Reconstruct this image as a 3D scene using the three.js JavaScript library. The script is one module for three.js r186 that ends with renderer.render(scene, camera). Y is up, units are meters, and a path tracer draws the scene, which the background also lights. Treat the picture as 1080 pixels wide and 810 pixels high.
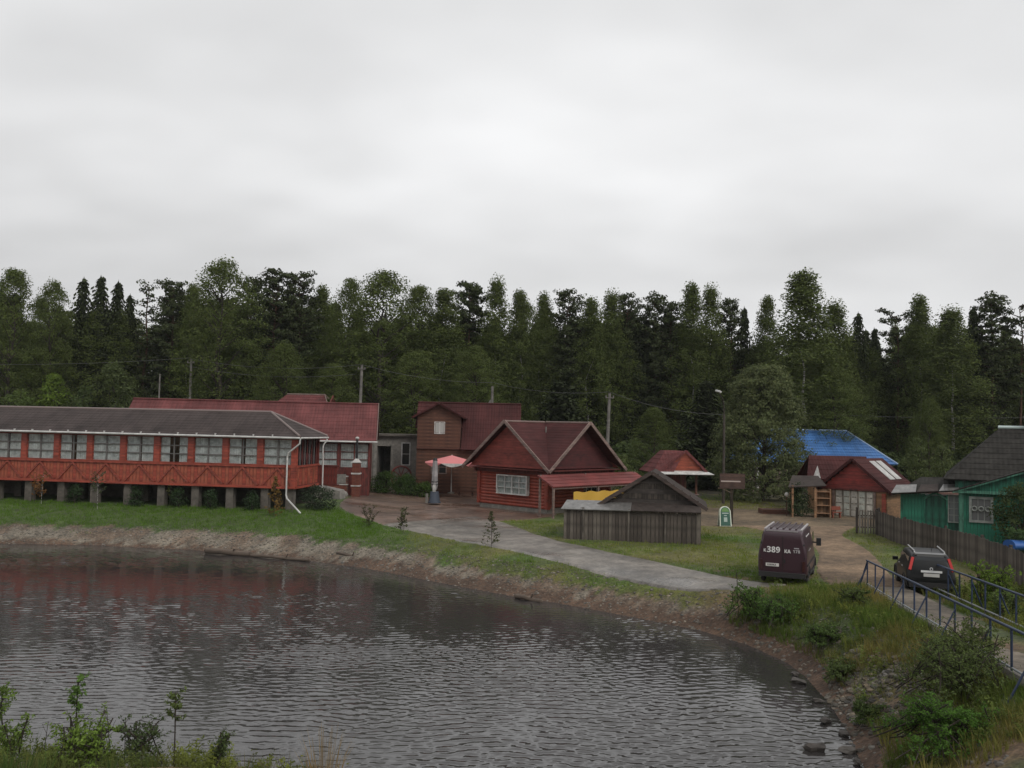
import * as THREE from 'three';
import { mergeGeometries, mergeVertices, toCreasedNormals } from 'three/addons/utils/BufferGeometryUtils.js';
import { FontLoader } from 'three/addons/loaders/FontLoader.js';
import { TextGeometry } from 'three/addons/geometries/TextGeometry.js';

// ---------------------------------------------------------------- camera, sky, sun, exposure
const scene = new THREE.Scene();
const camera = new THREE.PerspectiveCamera(46.85, 4 / 3, 0.1, 3000);
camera.position.set(0, 6.5, 0);
camera.rotation.order = 'YXZ';
camera.rotation.set(Math.atan(45 / 935), 0, 1.2 * Math.PI / 180);
scene.add(camera);
const renderer = new THREE.WebGLRenderer({ antialias: true });
renderer.toneMapping = THREE.LinearToneMapping;
renderer.toneMappingExposure = 1.13;
renderer.shadowMap.enabled = true;

scene.fog = new THREE.FogExp2(0xdfe2e4, 0.00012); // thin damp air before the forest

// ---------------------------------------------------------------- random numbers and noise
function rng(seed) { let a = seed >>> 0; return () => { a = (a + 0x6D2B79F5) | 0; let t = Math.imul(a ^ (a >>> 15), 1 | a); t = (t + Math.imul(t ^ (t >>> 7), 61 | t)) ^ t; return ((t ^ (t >>> 14)) >>> 0) / 4294967296; }; }
function hash(ix, iy, s = 0) { let h = Math.imul(ix, 374761393) ^ Math.imul(iy, 668265263) ^ Math.imul(s + 11, 1274126177); h = Math.imul(h ^ (h >>> 13), 1274126177); return ((h ^ (h >>> 16)) >>> 0) / 4294967296; }
function vnoise(x, y, s = 0, per = 0) {
  const ix = Math.floor(x), iy = Math.floor(y); let fx = x - ix, fy = y - iy;
  fx = fx * fx * (3 - 2 * fx); fy = fy * fy * (3 - 2 * fy);
  const w = per ? (v) => ((v % per) + per) % per : (v) => v;
  const a = hash(w(ix), w(iy), s), b = hash(w(ix + 1), w(iy), s), c = hash(w(ix), w(iy + 1), s), d = hash(w(ix + 1), w(iy + 1), s);
  return a + (b - a) * fx + (c - a) * fy + (a - b - c + d) * fx * fy;
}
function fbm(x, y, oct = 4, s = 0, per = 0) { let v = 0, a = 0.5, t = 0; for (let i = 0; i < oct; i++) { v += a * vnoise(x, y, s + i, per); t += a; a *= 0.5; x *= 2; y *= 2; per *= 2; } return v / t; }
const clamp = (v, a = 0, b = 1) => Math.min(b, Math.max(a, v));
const sstep = (a, b, v) => { const t = clamp((v - a) / (b - a)); return t * t * (3 - 2 * t); };
const lerp = (a, b, t) => a + (b - a) * t;

// ---------------------------------------------------------------- overcast sky
{
  const W = 1024, H = 512, d = new Float32Array(W * H * 4);
  for (let j = 0; j < H; j++) for (let i = 0; i < W; i++) {
    const th = ((i + 0.5) / W - 0.5) * 2 * Math.PI, el = ((j + 0.5) / H - 0.5) * Math.PI;
    const ce = Math.cos(el), x = Math.cos(th) * ce, z = Math.sin(th) * ce, y = Math.sin(el);
    // clouds on a flat layer overhead, flattened towards the horizon
    const k = 1 / (Math.max(y, 0) + 0.22), px = x * k, pz = z * k;
    const n = fbm(px * 0.7 + 40, pz * 1.1 + 17, 5, 3), m = fbm(px * 2.6 + 9, pz * 3.4 + 5, 4, 21);
    let v = 0.66 + 0.06 * x + 0.17 * Math.max(y, 0) + 0.50 * (n - 0.5) + 0.18 * (m - 0.5);
    v = clamp(v, 0.5, 1.05);
    const o = (j * W + i) * 4;
    d[o] = v * 0.992; d[o + 1] = v * 0.998; d[o + 2] = v * 1.008; d[o + 3] = 1;
  }
  const t = new THREE.DataTexture(d, W, H, THREE.RGBAFormat, THREE.FloatType);
  t.mapping = THREE.EquirectangularReflectionMapping; t.magFilter = t.minFilter = THREE.LinearFilter; t.needsUpdate = true;
  scene.background = t; scene.environment = t;
}
const sun = new THREE.DirectionalLight(new THREE.Color(1, 0.965, 0.91), 1.25);
sun.position.set(60, 90, 25); sun.target.position.set(0, 0, -55); scene.add(sun, sun.target);
sun.castShadow = true; sun.shadow.radius = 45; sun.shadow.mapSize.set(2048, 2048);
Object.assign(sun.shadow.camera, { left: -90, right: 90, top: 90, bottom: -90, near: 1, far: 320 });

// ---------------------------------------------------------------- textures (grain, stains) and materials
function tex(n, fn, metres, srgb = true) {
  const d = new Uint8Array(n * n * 4);
  for (let j = 0; j < n; j++) for (let i = 0; i < n; i++) { const c = fn(i / n, j / n), o = (j * n + i) * 4; const a = Array.isArray(c) ? c : [c, c, c]; d[o] = clamp(a[0]) * 255; d[o + 1] = clamp(a[1]) * 255; d[o + 2] = clamp(a[2]) * 255; d[o + 3] = 255; }
  const t = new THREE.DataTexture(d, n, n, THREE.RGBAFormat); t.wrapS = t.wrapT = THREE.RepeatWrapping; t.magFilter = THREE.LinearFilter; t.minFilter = THREE.LinearMipmapLinearFilter; t.generateMipmaps = true;
  if (srgb) t.colorSpace = THREE.SRGBColorSpace; t.repeat.set(1 / metres, 1 / metres); t.needsUpdate = true; return t;
}
const T = {
  mottle: tex(512, (u, v) => { const a = fbm(u * 6, v * 6, 6, 5, 6), b = fbm(u * 24, v * 24, 4, 9, 24); return 0.72 + 0.34 * (a - 0.5) + 0.22 * (b - 0.5) + 0.12; }, 3),
  wood: tex(512, (u, v) => { const a = fbm(u * 40, v * 2.0, 4, 31, 0), s = fbm(u * 9, v * 5, 4, 33, 0); const g = 0.62 + 0.55 * (a - 0.5) + 0.45 * (s - 0.5) + 0.12; return [g, g * 0.99, g * 0.98]; }, 1.7),
  woodh: tex(512, (u, v) => { const a = fbm(u * 2, v * 40, 4, 31, 0), s = fbm(u * 5, v * 9, 4, 35, 0); return 0.72 + 0.4 * (a - 0.5) + 0.35 * (s - 0.5) + 0.1; }, 1.7),
  roof: tex(512, (u, v) => { const a = fbm(u * 8, v * 8, 5, 51, 8), b = fbm(u * 60, v * 4, 3, 53, 0), c = fbm(u * 3, v * 3, 3, 58, 3); return 0.78 + 0.25 * (a - 0.5) + 0.18 * (b - 0.5) + 0.25 * (c - 0.5); }, 6),
  ribs: tex(64, (u, v) => 0.5 + 0.5 * Math.sin(u * 2 * Math.PI * 4), 1.0, false),
  ground: tex(1024, (u, v) => { const a = fbm(u * 12, v * 12, 5, 61, 12), b = fbm(u * 90, v * 90, 4, 63, 90), c = fbm(u * 4, v * 4, 3, 69, 4); const g = 0.74 + 0.3 * (a - 0.5) + 0.5 * (b - 0.5) + 0.22 * (c - 0.5); return [g, g, g * 0.98]; }, 7),
  groundBump: tex(512, (u, v) => fbm(u * 30, v * 30, 4, 65, 30), 3, false),
  pave: tex(1024, (u, v) => { const a = fbm(u * 5, v * 5, 5, 71, 5), b = fbm(u * 110, v * 110, 3, 73, 110), c = fbm(u * 22, v * 22, 3, 77, 22); const g = 0.72 + 0.4 * (a - 0.5) + 0.3 * (b - 0.5) + 0.3 * (c - 0.5); return [g * 1.02, g, g * 0.97]; }, 9),
  wet: tex(256, (u, v) => 0.35 + 1.3 * (fbm(u * 5, v * 5, 4, 81, 5) - 0.25), 11, false),
  bark: tex(256, (u, v) => 0.55 + 0.8 * (fbm(u * 18, v * 4, 4, 91, 0) - 0.4), 1.2),
  birch: tex(256, (u, v) => { const s = fbm(u * 3, v * 22, 3, 95, 0); return s > 0.6 ? 0.2 : 0.82 + 0.2 * (fbm(u * 8, v * 8, 3, 97, 8) - 0.5); }, 2.0),
  water: tex(512, (u, v) => fbm(u * 10, v * 22, 5, 101, 0) , 3.5, false),
};
for (const k of ['water', 'wood', 'woodh', 'bark', 'birch']) { T[k].wrapS = T[k].wrapT = THREE.MirroredRepeatWrapping; }
const lin = (r, g, b) => new THREE.Color().setRGB(r, g, b);
function M(r, g, b, rough = 0.85, o = {}) { const m = new THREE.MeshPhysicalMaterial({ color: lin(r, g, b), roughness: rough, side: THREE.DoubleSide, ...o }); return m; }
const mat = {
  redPaint: M(0.36, 0.066, 0.038, 0.55, { map: T.woodh }),
  redPanel: M(0.44, 0.11, 0.06, 0.6, { map: T.wood }),
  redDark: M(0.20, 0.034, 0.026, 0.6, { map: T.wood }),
  brace: M(0.33, 0.068, 0.042, 0.6, { map: T.woodh }),
  redLog: M(0.33, 0.072, 0.046, 0.55, { map: T.woodh }),
  brownRoof: M(0.085, 0.066, 0.062, 0.8, { specularIntensity: 0.4, map: T.roof, bumpMap: T.ribs, bumpScale: 0.012 }),
  redRoof: M(0.185, 0.058, 0.056, 0.75, { specularIntensity: 0.4, map: T.roof, bumpMap: T.ribs, bumpScale: 0.012 }),
  wineRoof: M(0.085, 0.027, 0.026, 0.8, { specularIntensity: 0.3, map: T.roof, bumpMap: T.ribs, bumpScale: 0.012 }),
  blueRoof: M(0.075, 0.22, 0.54, 0.5, { map: T.roof, bumpMap: T.ribs, bumpScale: 0.012 }),
  slateRoof: M(0.043, 0.040, 0.036, 0.95, { specularIntensity: 0.3, map: T.mottle, bumpMap: T.ribs, bumpScale: 0.02 }),
  tin: M(0.27, 0.26, 0.25, 0.4, { map: T.mottle, metalness: 0.35, bumpMap: T.ribs, bumpScale: 0.01 }),
  tinDark: M(0.07, 0.056, 0.05, 0.85, { specularIntensity: 0.3, map: T.mottle }),
  white: M(0.72, 0.71, 0.68, 0.5, { map: T.mottle }),
  oldWhite: M(0.33, 0.35, 0.32, 0.7, { map: T.mottle }),
  trim: M(0.25, 0.17, 0.145, 0.6, { map: T.woodh }),
  pier: M(0.155, 0.135, 0.115, 0.9, { map: T.mottle }),
  dark: M(0.02, 0.018, 0.016, 0.9),
  concrete: M(0.30, 0.28, 0.25, 0.9, { map: T.mottle }),
  greyWood: M(0.125, 0.105, 0.088, 0.9, { map: T.wood, bumpMap: T.wood, bumpScale: 0.004 }),
  greyWood2: M(0.19, 0.165, 0.14, 0.9, { map: T.wood, bumpMap: T.wood, bumpScale: 0.004 }),
  greyWood3: M(0.085, 0.07, 0.058, 0.9, { map: T.wood, bumpMap: T.wood, bumpScale: 0.004 }),
  brownWall: M(0.125, 0.05, 0.028, 0.75, { map: T.woodh }),
  woodTan: M(0.36, 0.22, 0.12, 0.7, { map: T.wood }),
  ochre: M(0.33, 0.185, 0.095, 0.7, { map: T.woodh }),
  green: M(0.025, 0.24, 0.15, 0.6, { map: T.wood }),
  greenPale: M(0.10, 0.33, 0.23, 0.6, { map: T.wood }),
  greenDark: M(0.016, 0.15, 0.095, 0.6, { map: T.wood }),
  curtain: M(0.58, 0.58, 0.57, 0.95, { map: T.mottle }),
  glass: new THREE.MeshPhysicalMaterial({ color: lin(0.95, 0.97, 0.97), roughness: 0.03, transmission: 1, thickness: 0, side: THREE.DoubleSide }),
  darkGlass: M(0.015, 0.017, 0.019, 0.06),
  frameGrey: M(0.11, 0.10, 0.095, 0.6),
  pole: M(0.22, 0.205, 0.185, 0.9, { map: T.mottle }),
  rust: M(0.12, 0.05, 0.03, 0.8, { map: T.mottle }),
  bluePaint: M(0.03, 0.05, 0.105, 0.5, { map: T.mottle }),
  black: M(0.012, 0.012, 0.013, 0.6),
  rubber: M(0.018, 0.017, 0.017, 0.85),
  brick: M(0.26, 0.075, 0.045, 0.85, { map: T.mottle }),
  cap: M(0.68, 0.66, 0.62, 0.8, { map: T.mottle }),
  bark: M(0.085, 0.065, 0.05, 0.95, { map: T.bark }),
  pineBark: M(0.15, 0.075, 0.042, 0.95, { map: T.bark }),
  birchBark: M(0.52, 0.50, 0.46, 0.85, { map: T.birch }),
  driftwood: M(0.14, 0.105, 0.08, 0.9, { map: T.woodh }),
};

// ---------------------------------------------------------------- helpers
const V = (x, y, z) => new THREE.Vector3(x, y, z);
const used = {};
function numbered(n) { if (!(n in used)) { used[n] = 0; return n; } used[n]++; return n + '_' + String(used[n]).padStart(3, '0'); }
function tag(o, label, category, group) { o.userData.label = label; o.userData.category = category; if (group) o.userData.group = group; return o; }
function thing(name, label, category, [x, y, z] = [0, 0, 0], turn = 0, group) { const o = new THREE.Group(); o.name = numbered(name); o.position.set(x, y, z); o.rotation.y = turn; scene.add(o); return tag(o, label, category, group); }
function setUV(g) {
  const p = g.attributes.position, n = g.attributes.normal, uv = new Float32Array(p.count * 2);
  for (let i = 0; i < p.count; i++) {
    const ax = Math.abs(n.getX(i)), ay = Math.abs(n.getY(i)), az = Math.abs(n.getZ(i));
    if (ay > ax && ay > az) { uv[2 * i] = p.getX(i); uv[2 * i + 1] = p.getZ(i); } else if (ax > az) { uv[2 * i] = p.getZ(i); uv[2 * i + 1] = p.getY(i); } else { uv[2 * i] = p.getX(i); uv[2 * i + 1] = p.getY(i); }
  }
  g.setAttribute('uv', new THREE.BufferAttribute(uv, 2)); return g;
}
function bare(g) { const q = g.index ? g.toNonIndexed() : g; const r = new THREE.BufferGeometry(); r.setAttribute('position', q.attributes.position); if (!q.attributes.normal) q.computeVertexNormals(); r.setAttribute('normal', q.attributes.normal); return r; }
function join(gs) { gs = Array.isArray(gs) ? gs : [gs]; const a = gs.map(bare); return setUV(a.length > 1 ? mergeGeometries(a) : a[0]); }
function mesh(g, m) { const o = new THREE.Mesh(g, m); o.castShadow = o.receiveShadow = true; return o; }
function part(parent, name, gs, m) { const o = mesh(join(gs), m); o.name = name; parent.add(o); return o; }
function sub(parent, name) { const g = new THREE.Group(); g.name = name; parent.add(g); return g; }
function piece(parent, name, geo, m, x, y, z, ry = 0, rz = 0, s = [1, 1, 1]) { const o = mesh(geo, m); o.name = name; o.position.set(x, y, z); o.rotation.set(0, ry, rz); o.scale.set(...s); parent.add(o); return o; }
function single(name, gs, m, label, category, group) { const o = part(scene, numbered(name), gs, m); return tag(o, label, category, group); }
function box(w, h, d, x = 0, y = 0, z = 0, rx = 0, ry = 0, rz = 0) { const g = new THREE.BoxGeometry(w, h, d); if (rx) g.rotateX(rx); if (rz) g.rotateZ(rz); if (ry) g.rotateY(ry); return g.translate(x, y, z); }
function span(x0, x1, y0, y1, z0, z1) { return box(Math.abs(x1 - x0), Math.abs(y1 - y0), Math.abs(z1 - z0), (x0 + x1) / 2, (y0 + y1) / 2, (z0 + z1) / 2); }
function bar(a, b, r, r2 = r, n = 8) { const d = V().subVectors(b, a), l = d.length(); const g = new THREE.CylinderGeometry(r2, r, l, n); g.translate(0, l / 2, 0); g.applyQuaternion(new THREE.Quaternion().setFromUnitVectors(V(0, 1, 0), d.normalize())); return g.translate(a.x, a.y, a.z); }
function beam(a, b, w, h, up = V(0, 1, 0)) { const d = V().subVectors(b, a), l = d.length(); const z = d.clone().normalize(), x = V().crossVectors(up, z).normalize(), y = V().crossVectors(z, x); const g = new THREE.BoxGeometry(w, h, l); g.applyMatrix4(new THREE.Matrix4().makeBasis(x, y, z)); return g.translate((a.x + b.x) / 2, (a.y + b.y) / 2, (a.z + b.z) / 2); }
function tube(pts, r, seg = 24, n = 8) { return new THREE.TubeGeometry(new THREE.CatmullRomCurve3(pts), seg, r, n, false); }
function poly(pts, z0, z1) { const s = new THREE.Shape(pts.map(([x, y]) => new THREE.Vector2(x, y))); const g = new THREE.ExtrudeGeometry(s, { depth: z1 - z0, bevelEnabled: false }); return g.translate(0, 0, z0); }
// a roof sheet of stepped courses: a-b is the eave, d-c the ridge; its underside and edges are closed
function roofSheet(a, b, c, d, courses = 8, th = 0.09, step = 0.03) {
  const n = V().crossVectors(V().subVectors(b, a), V().subVectors(c.distanceTo(b) > 0.01 ? c : d, b)).normalize(); if (n.y < 0) n.negate();
  const P = []; const at = (u, v, l) => V().copy(a).lerp(b, u).lerp(V().copy(d).lerp(c, u), v).addScaledVector(n, l);
  const quad = (p, q, r, s) => { P.push(p, q, r, p, r, s); };
  for (let i = 0; i < courses; i++) { const v0 = i / courses, v1 = (i + 1) / courses; quad(at(0, v0, step), at(1, v0, step), at(1, v1, 0), at(0, v1, 0)); if (i) quad(at(0, v0, 0), at(1, v0, 0), at(1, v0, step), at(0, v0, step)); }
  quad(at(0, 0, -th), at(0, 1, -th), at(1, 1, -th), at(1, 0, -th));
  quad(at(0, 0, -th), at(1, 0, -th), at(1, 0, step), at(0, 0, step)); quad(at(1, 0, -th), at(1, 1, -th), at(1, 1, 0), at(1, 0, step));
  quad(at(0, 0, -th), at(0, 0, step), at(0, 1, 0), at(0, 1, -th)); quad(at(0, 1, 0), at(1, 1, 0), at(1, 1, -th), at(0, 1, -th));
  const g = new THREE.BufferGeometry().setFromPoints(P); g.computeVertexNormals(); return g;
}
// a window: frame, muntins and single panes in front of a curtain; local origin at its middle, facing +z
function windowAt(parent, x, y, z, w, h, cols, rows, fm, o = {}) {
  const g = sub(parent, 'window'); g.position.set(x, y, z); g.rotation.y = o.turn || 0; const f = o.frame || 0.07, d = o.depth || 0.09, mu = o.mullion || 0.035;
  part(g, 'frame', [box(w, f, d, 0, h / 2 - f / 2), box(w, f, d, 0, -h / 2 + f / 2), box(f, h - 2 * f, d, -w / 2 + f / 2), box(f, h - 2 * f, d, w / 2 - f / 2)], fm);
  const iw = w - 2 * f, ih = h - 2 * f, ms = [];
  for (let i = 1; i < cols; i++) ms.push(box(i * 2 === cols ? mu * 1.6 : mu, ih, d * 0.7, -iw / 2 + iw * i / cols, 0, 0));
  for (let j = 1; j < rows; j++) ms.push(box(iw, mu, d * 0.62, 0, -ih / 2 + ih * j / rows, 0));
  if (ms.length) part(g, 'muntins', ms, o.muntinMat || fm);
  const pg = setUV(bare(new THREE.BoxGeometry(iw / cols - mu, ih / rows - mu, 0.008)));
  for (let i = 0; i < cols; i++) for (let j = 0; j < rows; j++) piece(g, 'pane', pg, o.pane || mat.darkGlass, -iw / 2 + iw * (i + 0.5) / cols, -ih / 2 + ih * (j + 0.5) / rows, -0.005);
  if (o.curtain !== undefined) { // pleated cloth hanging behind the panes
    const n = 40, P = []; const gap = o.curtain; const px = (k) => -iw / 2 + iw * k / n, pz = (k) => -0.06 + 0.008 * Math.sin(k * 1.9 + x * 3) + 0.004 * Math.sin(k * 4.1);
    for (let k = 0; k < n; k++) { const mid = Math.abs((k + 0.5) / n - 0.5) * 2; if (mid < gap) continue; const a = V(px(k), -ih / 2, pz(k)), b = V(px(k + 1), -ih / 2, pz(k + 1)), c = V(px(k + 1), ih / 2, pz(k + 1)), e = V(px(k), ih / 2, pz(k)); P.push(a, b, c, a, c, e); }
    const cg = new THREE.BufferGeometry().setFromPoints(P); cg.computeVertexNormals(); part(g, 'curtain', cg, mat.curtain);
  }
  return g;
}

// ---------------------------------------------------------------- the land: lake outline, heights
const LAKE = [[-90, -56], [-45, -55.6], [-31.6, -55.5], [-25.7, -55.5], [-19.4, -54.4], [-13.1, -52.2], [-7.5, -48.7], [-4.1, -45.6], [-0.7, -42.6], [2.75, -40], [5.7, -37.4], [7.7, -35.5], [9.0, -33.3], [9.7, -30.75], [9.75, -29.0], [9.5, -26.1], [9.1, -23.7], [8.5, -21.2], [7.2, -18.2], [4, -16.8], [0, -17.0], [-2.4, -19.2], [-4.2, -20.5], [-6, -20.7], [-8.4, -20.6], [-11.8, -20.8], [-20, -21.2], [-40, -21.6], [-90, -21.6]];
const WATER = -1.4;
function shoreDist(x, z) { // metres from the shore line, positive on land
  let best = 1e9, inside = false; const n = LAKE.length;
  for (let i = 0, j = n - 1; i < n; j = i++) {
    const [ax, az] = LAKE[j], [bx, bz] = LAKE[i]; const dx = bx - ax, dz = bz - az; const t = clamp(((x - ax) * dx + (z - az) * dz) / (dx * dx + dz * dz));
    const ex = x - ax - t * dx, ez = z - az - t * dz, q = ex * ex + ez * ez; if (q < best) best = q;
    if ((az > z) !== (bz > z) && x < (bx - ax) * (z - az) / (bz - az) + ax) inside = !inside;
  }
  return (inside ? -1 : 1) * Math.sqrt(best);
}
function baseLevel(x, z) {
  const left = 0.55 * sstep(-7, -15, x) * sstep(-45, -58, z) * (1 - 0.5 * sstep(-70, -80, z));
  const right = lerp(0.12, 0.95, sstep(-39, -20, z)) * sstep(6, 9, x) * sstep(-41, -37, z) * (1 - sstep(14.5, 18.5, x) * 0.8);
  const back = 0.9 * sstep(-88, -125, z) + 5 * sstep(-150, -600, z);
  return left + right + back;
}
function heightRaw(x, z, d) {
  const rough = 0.10 * (fbm(x * 0.35, z * 0.35, 3, 7) - 0.5) + 0.05 * (fbm(x * 1.1, z * 1.1, 3, 8) - 0.5);
  if (d < 0) return WATER + Math.max(-1.6, d * 0.35) + rough * 0.3;
  const b = baseLevel(x, z); const k = lerp(1.5 - 0.5 * sstep(7, 9, x) * sstep(-40, -36, z), 4.2, sstep(-5, -14, x) * sstep(-45, -52, z));
  const top = 1.0 + 0.55 * sstep(7, 9, x) * sstep(-40, -34, z);
  let h = d < 2.2 ? WATER + d * top / 2.2 : (WATER + top) + (b - WATER - top) * (1 - Math.exp(-(d - 2.2) / k));
  const near = sstep(-25, -20.5, z) * sstep(7.2, 4.5, x);
  h = lerp(h, Math.min(4.85, WATER + 0.365 * d), near);
  const dam = Math.min(4.85, (z + 17.5) * 0.3); if (z > -17.5 && x > 4) h = Math.max(h, dam * sstep(4, 7, x) + (1 - sstep(4, 7, x)) * h);
  return h + rough * sstep(0, 2, d) * (z > -60 ? 1 : 0.5);
}
function ground(x, z) { return heightRaw(x, z, shoreDist(x, z)); }

// ribbons laid on the land: two edges, each a list of [x, z]
function edgeAt(E, t) { const s = t * (E.length - 1), i = Math.min(E.length - 2, Math.floor(s)), f = s - i; const p = (k) => E[clamp(k, 0, E.length - 1)]; const cr = (a, b, c, d) => 0.5 * (2 * b + (c - a) * f + (2 * a - 5 * b + 4 * c - d) * f * f + (3 * b - a - 3 * c + d) * f * f * f); const a = p(i - 1), b = p(i), c = p(i + 1), d = p(i + 2); return [cr(a[0], b[0], c[0], d[0]), cr(a[1], b[1], c[1], d[1])]; }
const RIB = {
  path: [[[-8.41, -57.84], [-5.96, -54.61], [-3.23, -51.13], [-0.22, -47.86], [2.52, -44.16], [5.03, -40.89], [7.88, -38.27], [9.96, -36.96]], [[-2.18, -63.96], [-0.32, -60.54], [1.37, -55.42], [2.91, -51.28], [5.72, -46.6], [8.67, -42.13], [10.38, -39.31], [11.81, -37.61]]],
  plaza: [[[-14.5, -93], [-13.6, -80], [-13.0, -66], [-8.2, -57.6]], [[-1, -92], [-1.5, -78], [4.0, -67], [-1.6, -60.2]]],
  dirt_road: [[[13.4, -37.4], [14.6, -42.5], [17.2, -50], [17.6, -56], [15.6, -61.5]], [[16.9, -37.6], [18.3, -43.2], [20.2, -50], [21.4, -57], [24.5, -62.5]]],
  yard: [[[11.5, -60.5], [16, -60.3], [22, -60.8], [27.5, -64]], [[11, -73], [17, -75.5], [22, -73.5], [28.5, -70.3]]],
};
const ribPoly = {};
for (const k in RIB) { const a = []; for (let i = 0; i <= 30; i++) a.push(edgeAt(RIB[k][0], i / 30)); for (let i = 30; i >= 0; i--) a.push(edgeAt(RIB[k][1], i / 30)); ribPoly[k] = a; }
function inPoly(P, x, z) { let c = false; for (let i = 0, j = P.length - 1; i < P.length; j = i++) if ((P[i][1] > z) !== (P[j][1] > z) && x < (P[j][0] - P[i][0]) * (z - P[i][1]) / (P[j][1] - P[i][1]) + P[i][0]) c = !c; return c; }
const onRibbon = (x, z) => { for (const k in ribPoly) if (inPoly(ribPoly[k], x, z)) return true; return false; };
const DECK = (z) => 14.95 - 0.179 * (z + 36.9), DECKY = (z) => 0.17 + (z + 37) * 0.043; // left rail line of the walkway and its level
const onDeck = (x, z) => z > -38 && z < -12 && x > DECK(z) - 0.15 && x < DECK(z) + 1.95;
// colours of the soil cover: [r, g, b] in linear values
function cover(x, z, d) {
  const n1 = fbm(x * 0.22, z * 0.22, 4, 41), n2 = fbm(x * 0.9, z * 0.9, 4, 43), n3 = fbm(x * 2.7, z * 2.7, 3, 47);
  const grassy = [0.046, 0.082, 0.015], dry = [0.105, 0.098, 0.028], soil = [0.115, 0.075, 0.046], gravel = [0.165, 0.142, 0.115], mud = [0.080, 0.048, 0.032], litter = [0.045, 0.038, 0.022], sand = [0.20, 0.145, 0.09];
  const mix = (a, b, t) => [lerp(a[0], b[0], t), lerp(a[1], b[1], t), lerp(a[2], b[2], t)];
  let c;
  if (z < -88) return mix(litter, dry, sstep(0.5, 0.7, n2) * 0.5);
  const left = sstep(-2, -8, x + 4 * (n1 - 0.5));
  c = mix(mix(grassy, dry, clamp(0.62 + 2.2 * (n1 - 0.5) + 1.0 * (n2 - 0.5))), mix(grassy, [0.055, 0.075, 0.02], n2), left);
  if (x > 8 && z > -42) { c = mix(mix([0.05, 0.066, 0.02], [0.11, 0.088, 0.036], sstep(0.42, 0.6, n1)), soil, sstep(0.54, 0.68, n2)); }
  if (z > -24 && x < 8) c = mix([0.17, 0.105, 0.055], [0.07, 0.06, 0.025], sstep(0.45, 0.6, n2));
  if (z < -73) c = mix([0.06, 0.062, 0.022], [0.095, 0.08, 0.035], sstep(0.4, 0.62, n1));
  // gravelled bank, its upper edge ragged
  const edge = (z < -24 && x < 9) ? lerp(1.95, 1.25, sstep(-8, 1, x)) + 1.1 * (n2 - 0.5) + 0.8 * (n3 - 0.5) : 0.9 + 1.2 * (n2 - 0.5);
  if (d < edge) { c = mix(gravel, [0.125, 0.09, 0.066], sstep(0.44, 0.62, n2)); const me = (x > -9 ? 0.85 : 0.35) + 1.0 * (n3 - 0.5); if (d < me) c = mud; }
  return c;
}

// the ground: one sheet, fine where the photograph looks, coarse out to the horizon
{
  const line = (a, b, step, outs) => { const r = []; for (let v = a; v <= b + 1e-6; v += step) r.push(v); return [...outs.filter((v) => v < a - 0.5), ...r, ...outs.filter((v) => v > b + 0.5)]; };
  const xs = line(-46, 36, 0.3, [-900, -600, -350, -220, -150, -120, -100, -88, -78, -70, -64, -58, -54, -50, 40, 45, 51, 58, 66, 76, 90, 110, 140, 200, 320, 600, 900]);
  const zs = line(-92, 0, 0.3, [-1200, -800, -500, -320, -240, -190, -165, -150, -138, -128, -120, -114, -108, -103, -99, -95.5, 4, 8, 14, 25, 50, 100, 250]);
  const nx = xs.length, nz = zs.length, P = new Float32Array(nx * nz * 3), C = new Float32Array(nx * nz * 3), U = new Float32Array(nx * nz * 2), I = [];
  for (let j = 0; j < nz; j++) for (let i = 0; i < nx; i++) {
    const x = xs[i], z = zs[j], k = j * nx + i, d = shoreDist(x, z); P.set([x, heightRaw(x, z, d), z], 3 * k); C.set(cover(x, z, d), 3 * k); U.set([x, z], 2 * k);
    if (i && j) { const a = k - nx - 1, b = k - nx, c = k, e = k - 1; I.push(a, e, b, b, e, c); }
  }
  const g = new THREE.BufferGeometry(); g.setAttribute('position', new THREE.BufferAttribute(P, 3)); g.setAttribute('color', new THREE.BufferAttribute(C, 3)); g.setAttribute('uv', new THREE.BufferAttribute(U, 2)); g.setIndex(I); g.computeVertexNormals();
  const o = mesh(g, new THREE.MeshStandardMaterial({ vertexColors: true, map: T.ground, roughness: 0.95, bumpMap: T.groundBump, bumpScale: 0.05, color: lin(1.8, 1.8, 1.8) })); o.name = 'ground'; o.userData.kind = 'structure'; scene.add(o);
}
function ribbon(name, key, off, m, nu = 120, nv = 24) {
  const [L, R] = RIB[key], P = [], U = [], I = [];
  for (let i = 0; i <= nu; i++) {
    let a = edgeAt(L, i / nu), b = edgeAt(R, i / nu);
    for (let j = 0; j <= nv; j++) { let v = j / nv; const wob = (j === 0 ? 1 : j === nv ? -1 : 0) * 0.5 * (fbm(i * 0.5, j * 3.1, 3, 111) - 0.45); const l = Math.hypot(b[0] - a[0], b[1] - a[1]); v = clamp(v + wob / l, -0.05, 1.05); const x = lerp(a[0], b[0], v), z = lerp(a[1], b[1], v); P.push(x, ground(x, z) + (j === 0 || j === nv || i === 0 || i === nu ? -0.05 : off), z); U.push(x, z); if (i && j) { const k = i * (nv + 1) + j; I.push(k - nv - 2, k - 1, k - nv - 1, k - nv - 1, k - 1, k); } }
  }
  const g = new THREE.BufferGeometry(); g.setAttribute('position', new THREE.Float32BufferAttribute(P, 3)); g.setAttribute('uv', new THREE.Float32BufferAttribute(U, 2)); g.setIndex(I); g.computeVertexNormals();
  const o = mesh(g, m); o.name = name; o.userData.kind = 'structure'; scene.add(o); return o;
}
ribbon('yard', 'yard', 0.022, M(0.22, 0.165, 0.105, 0.95, { map: T.pave, bumpMap: T.groundBump, bumpScale: 0.03 }));
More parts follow.
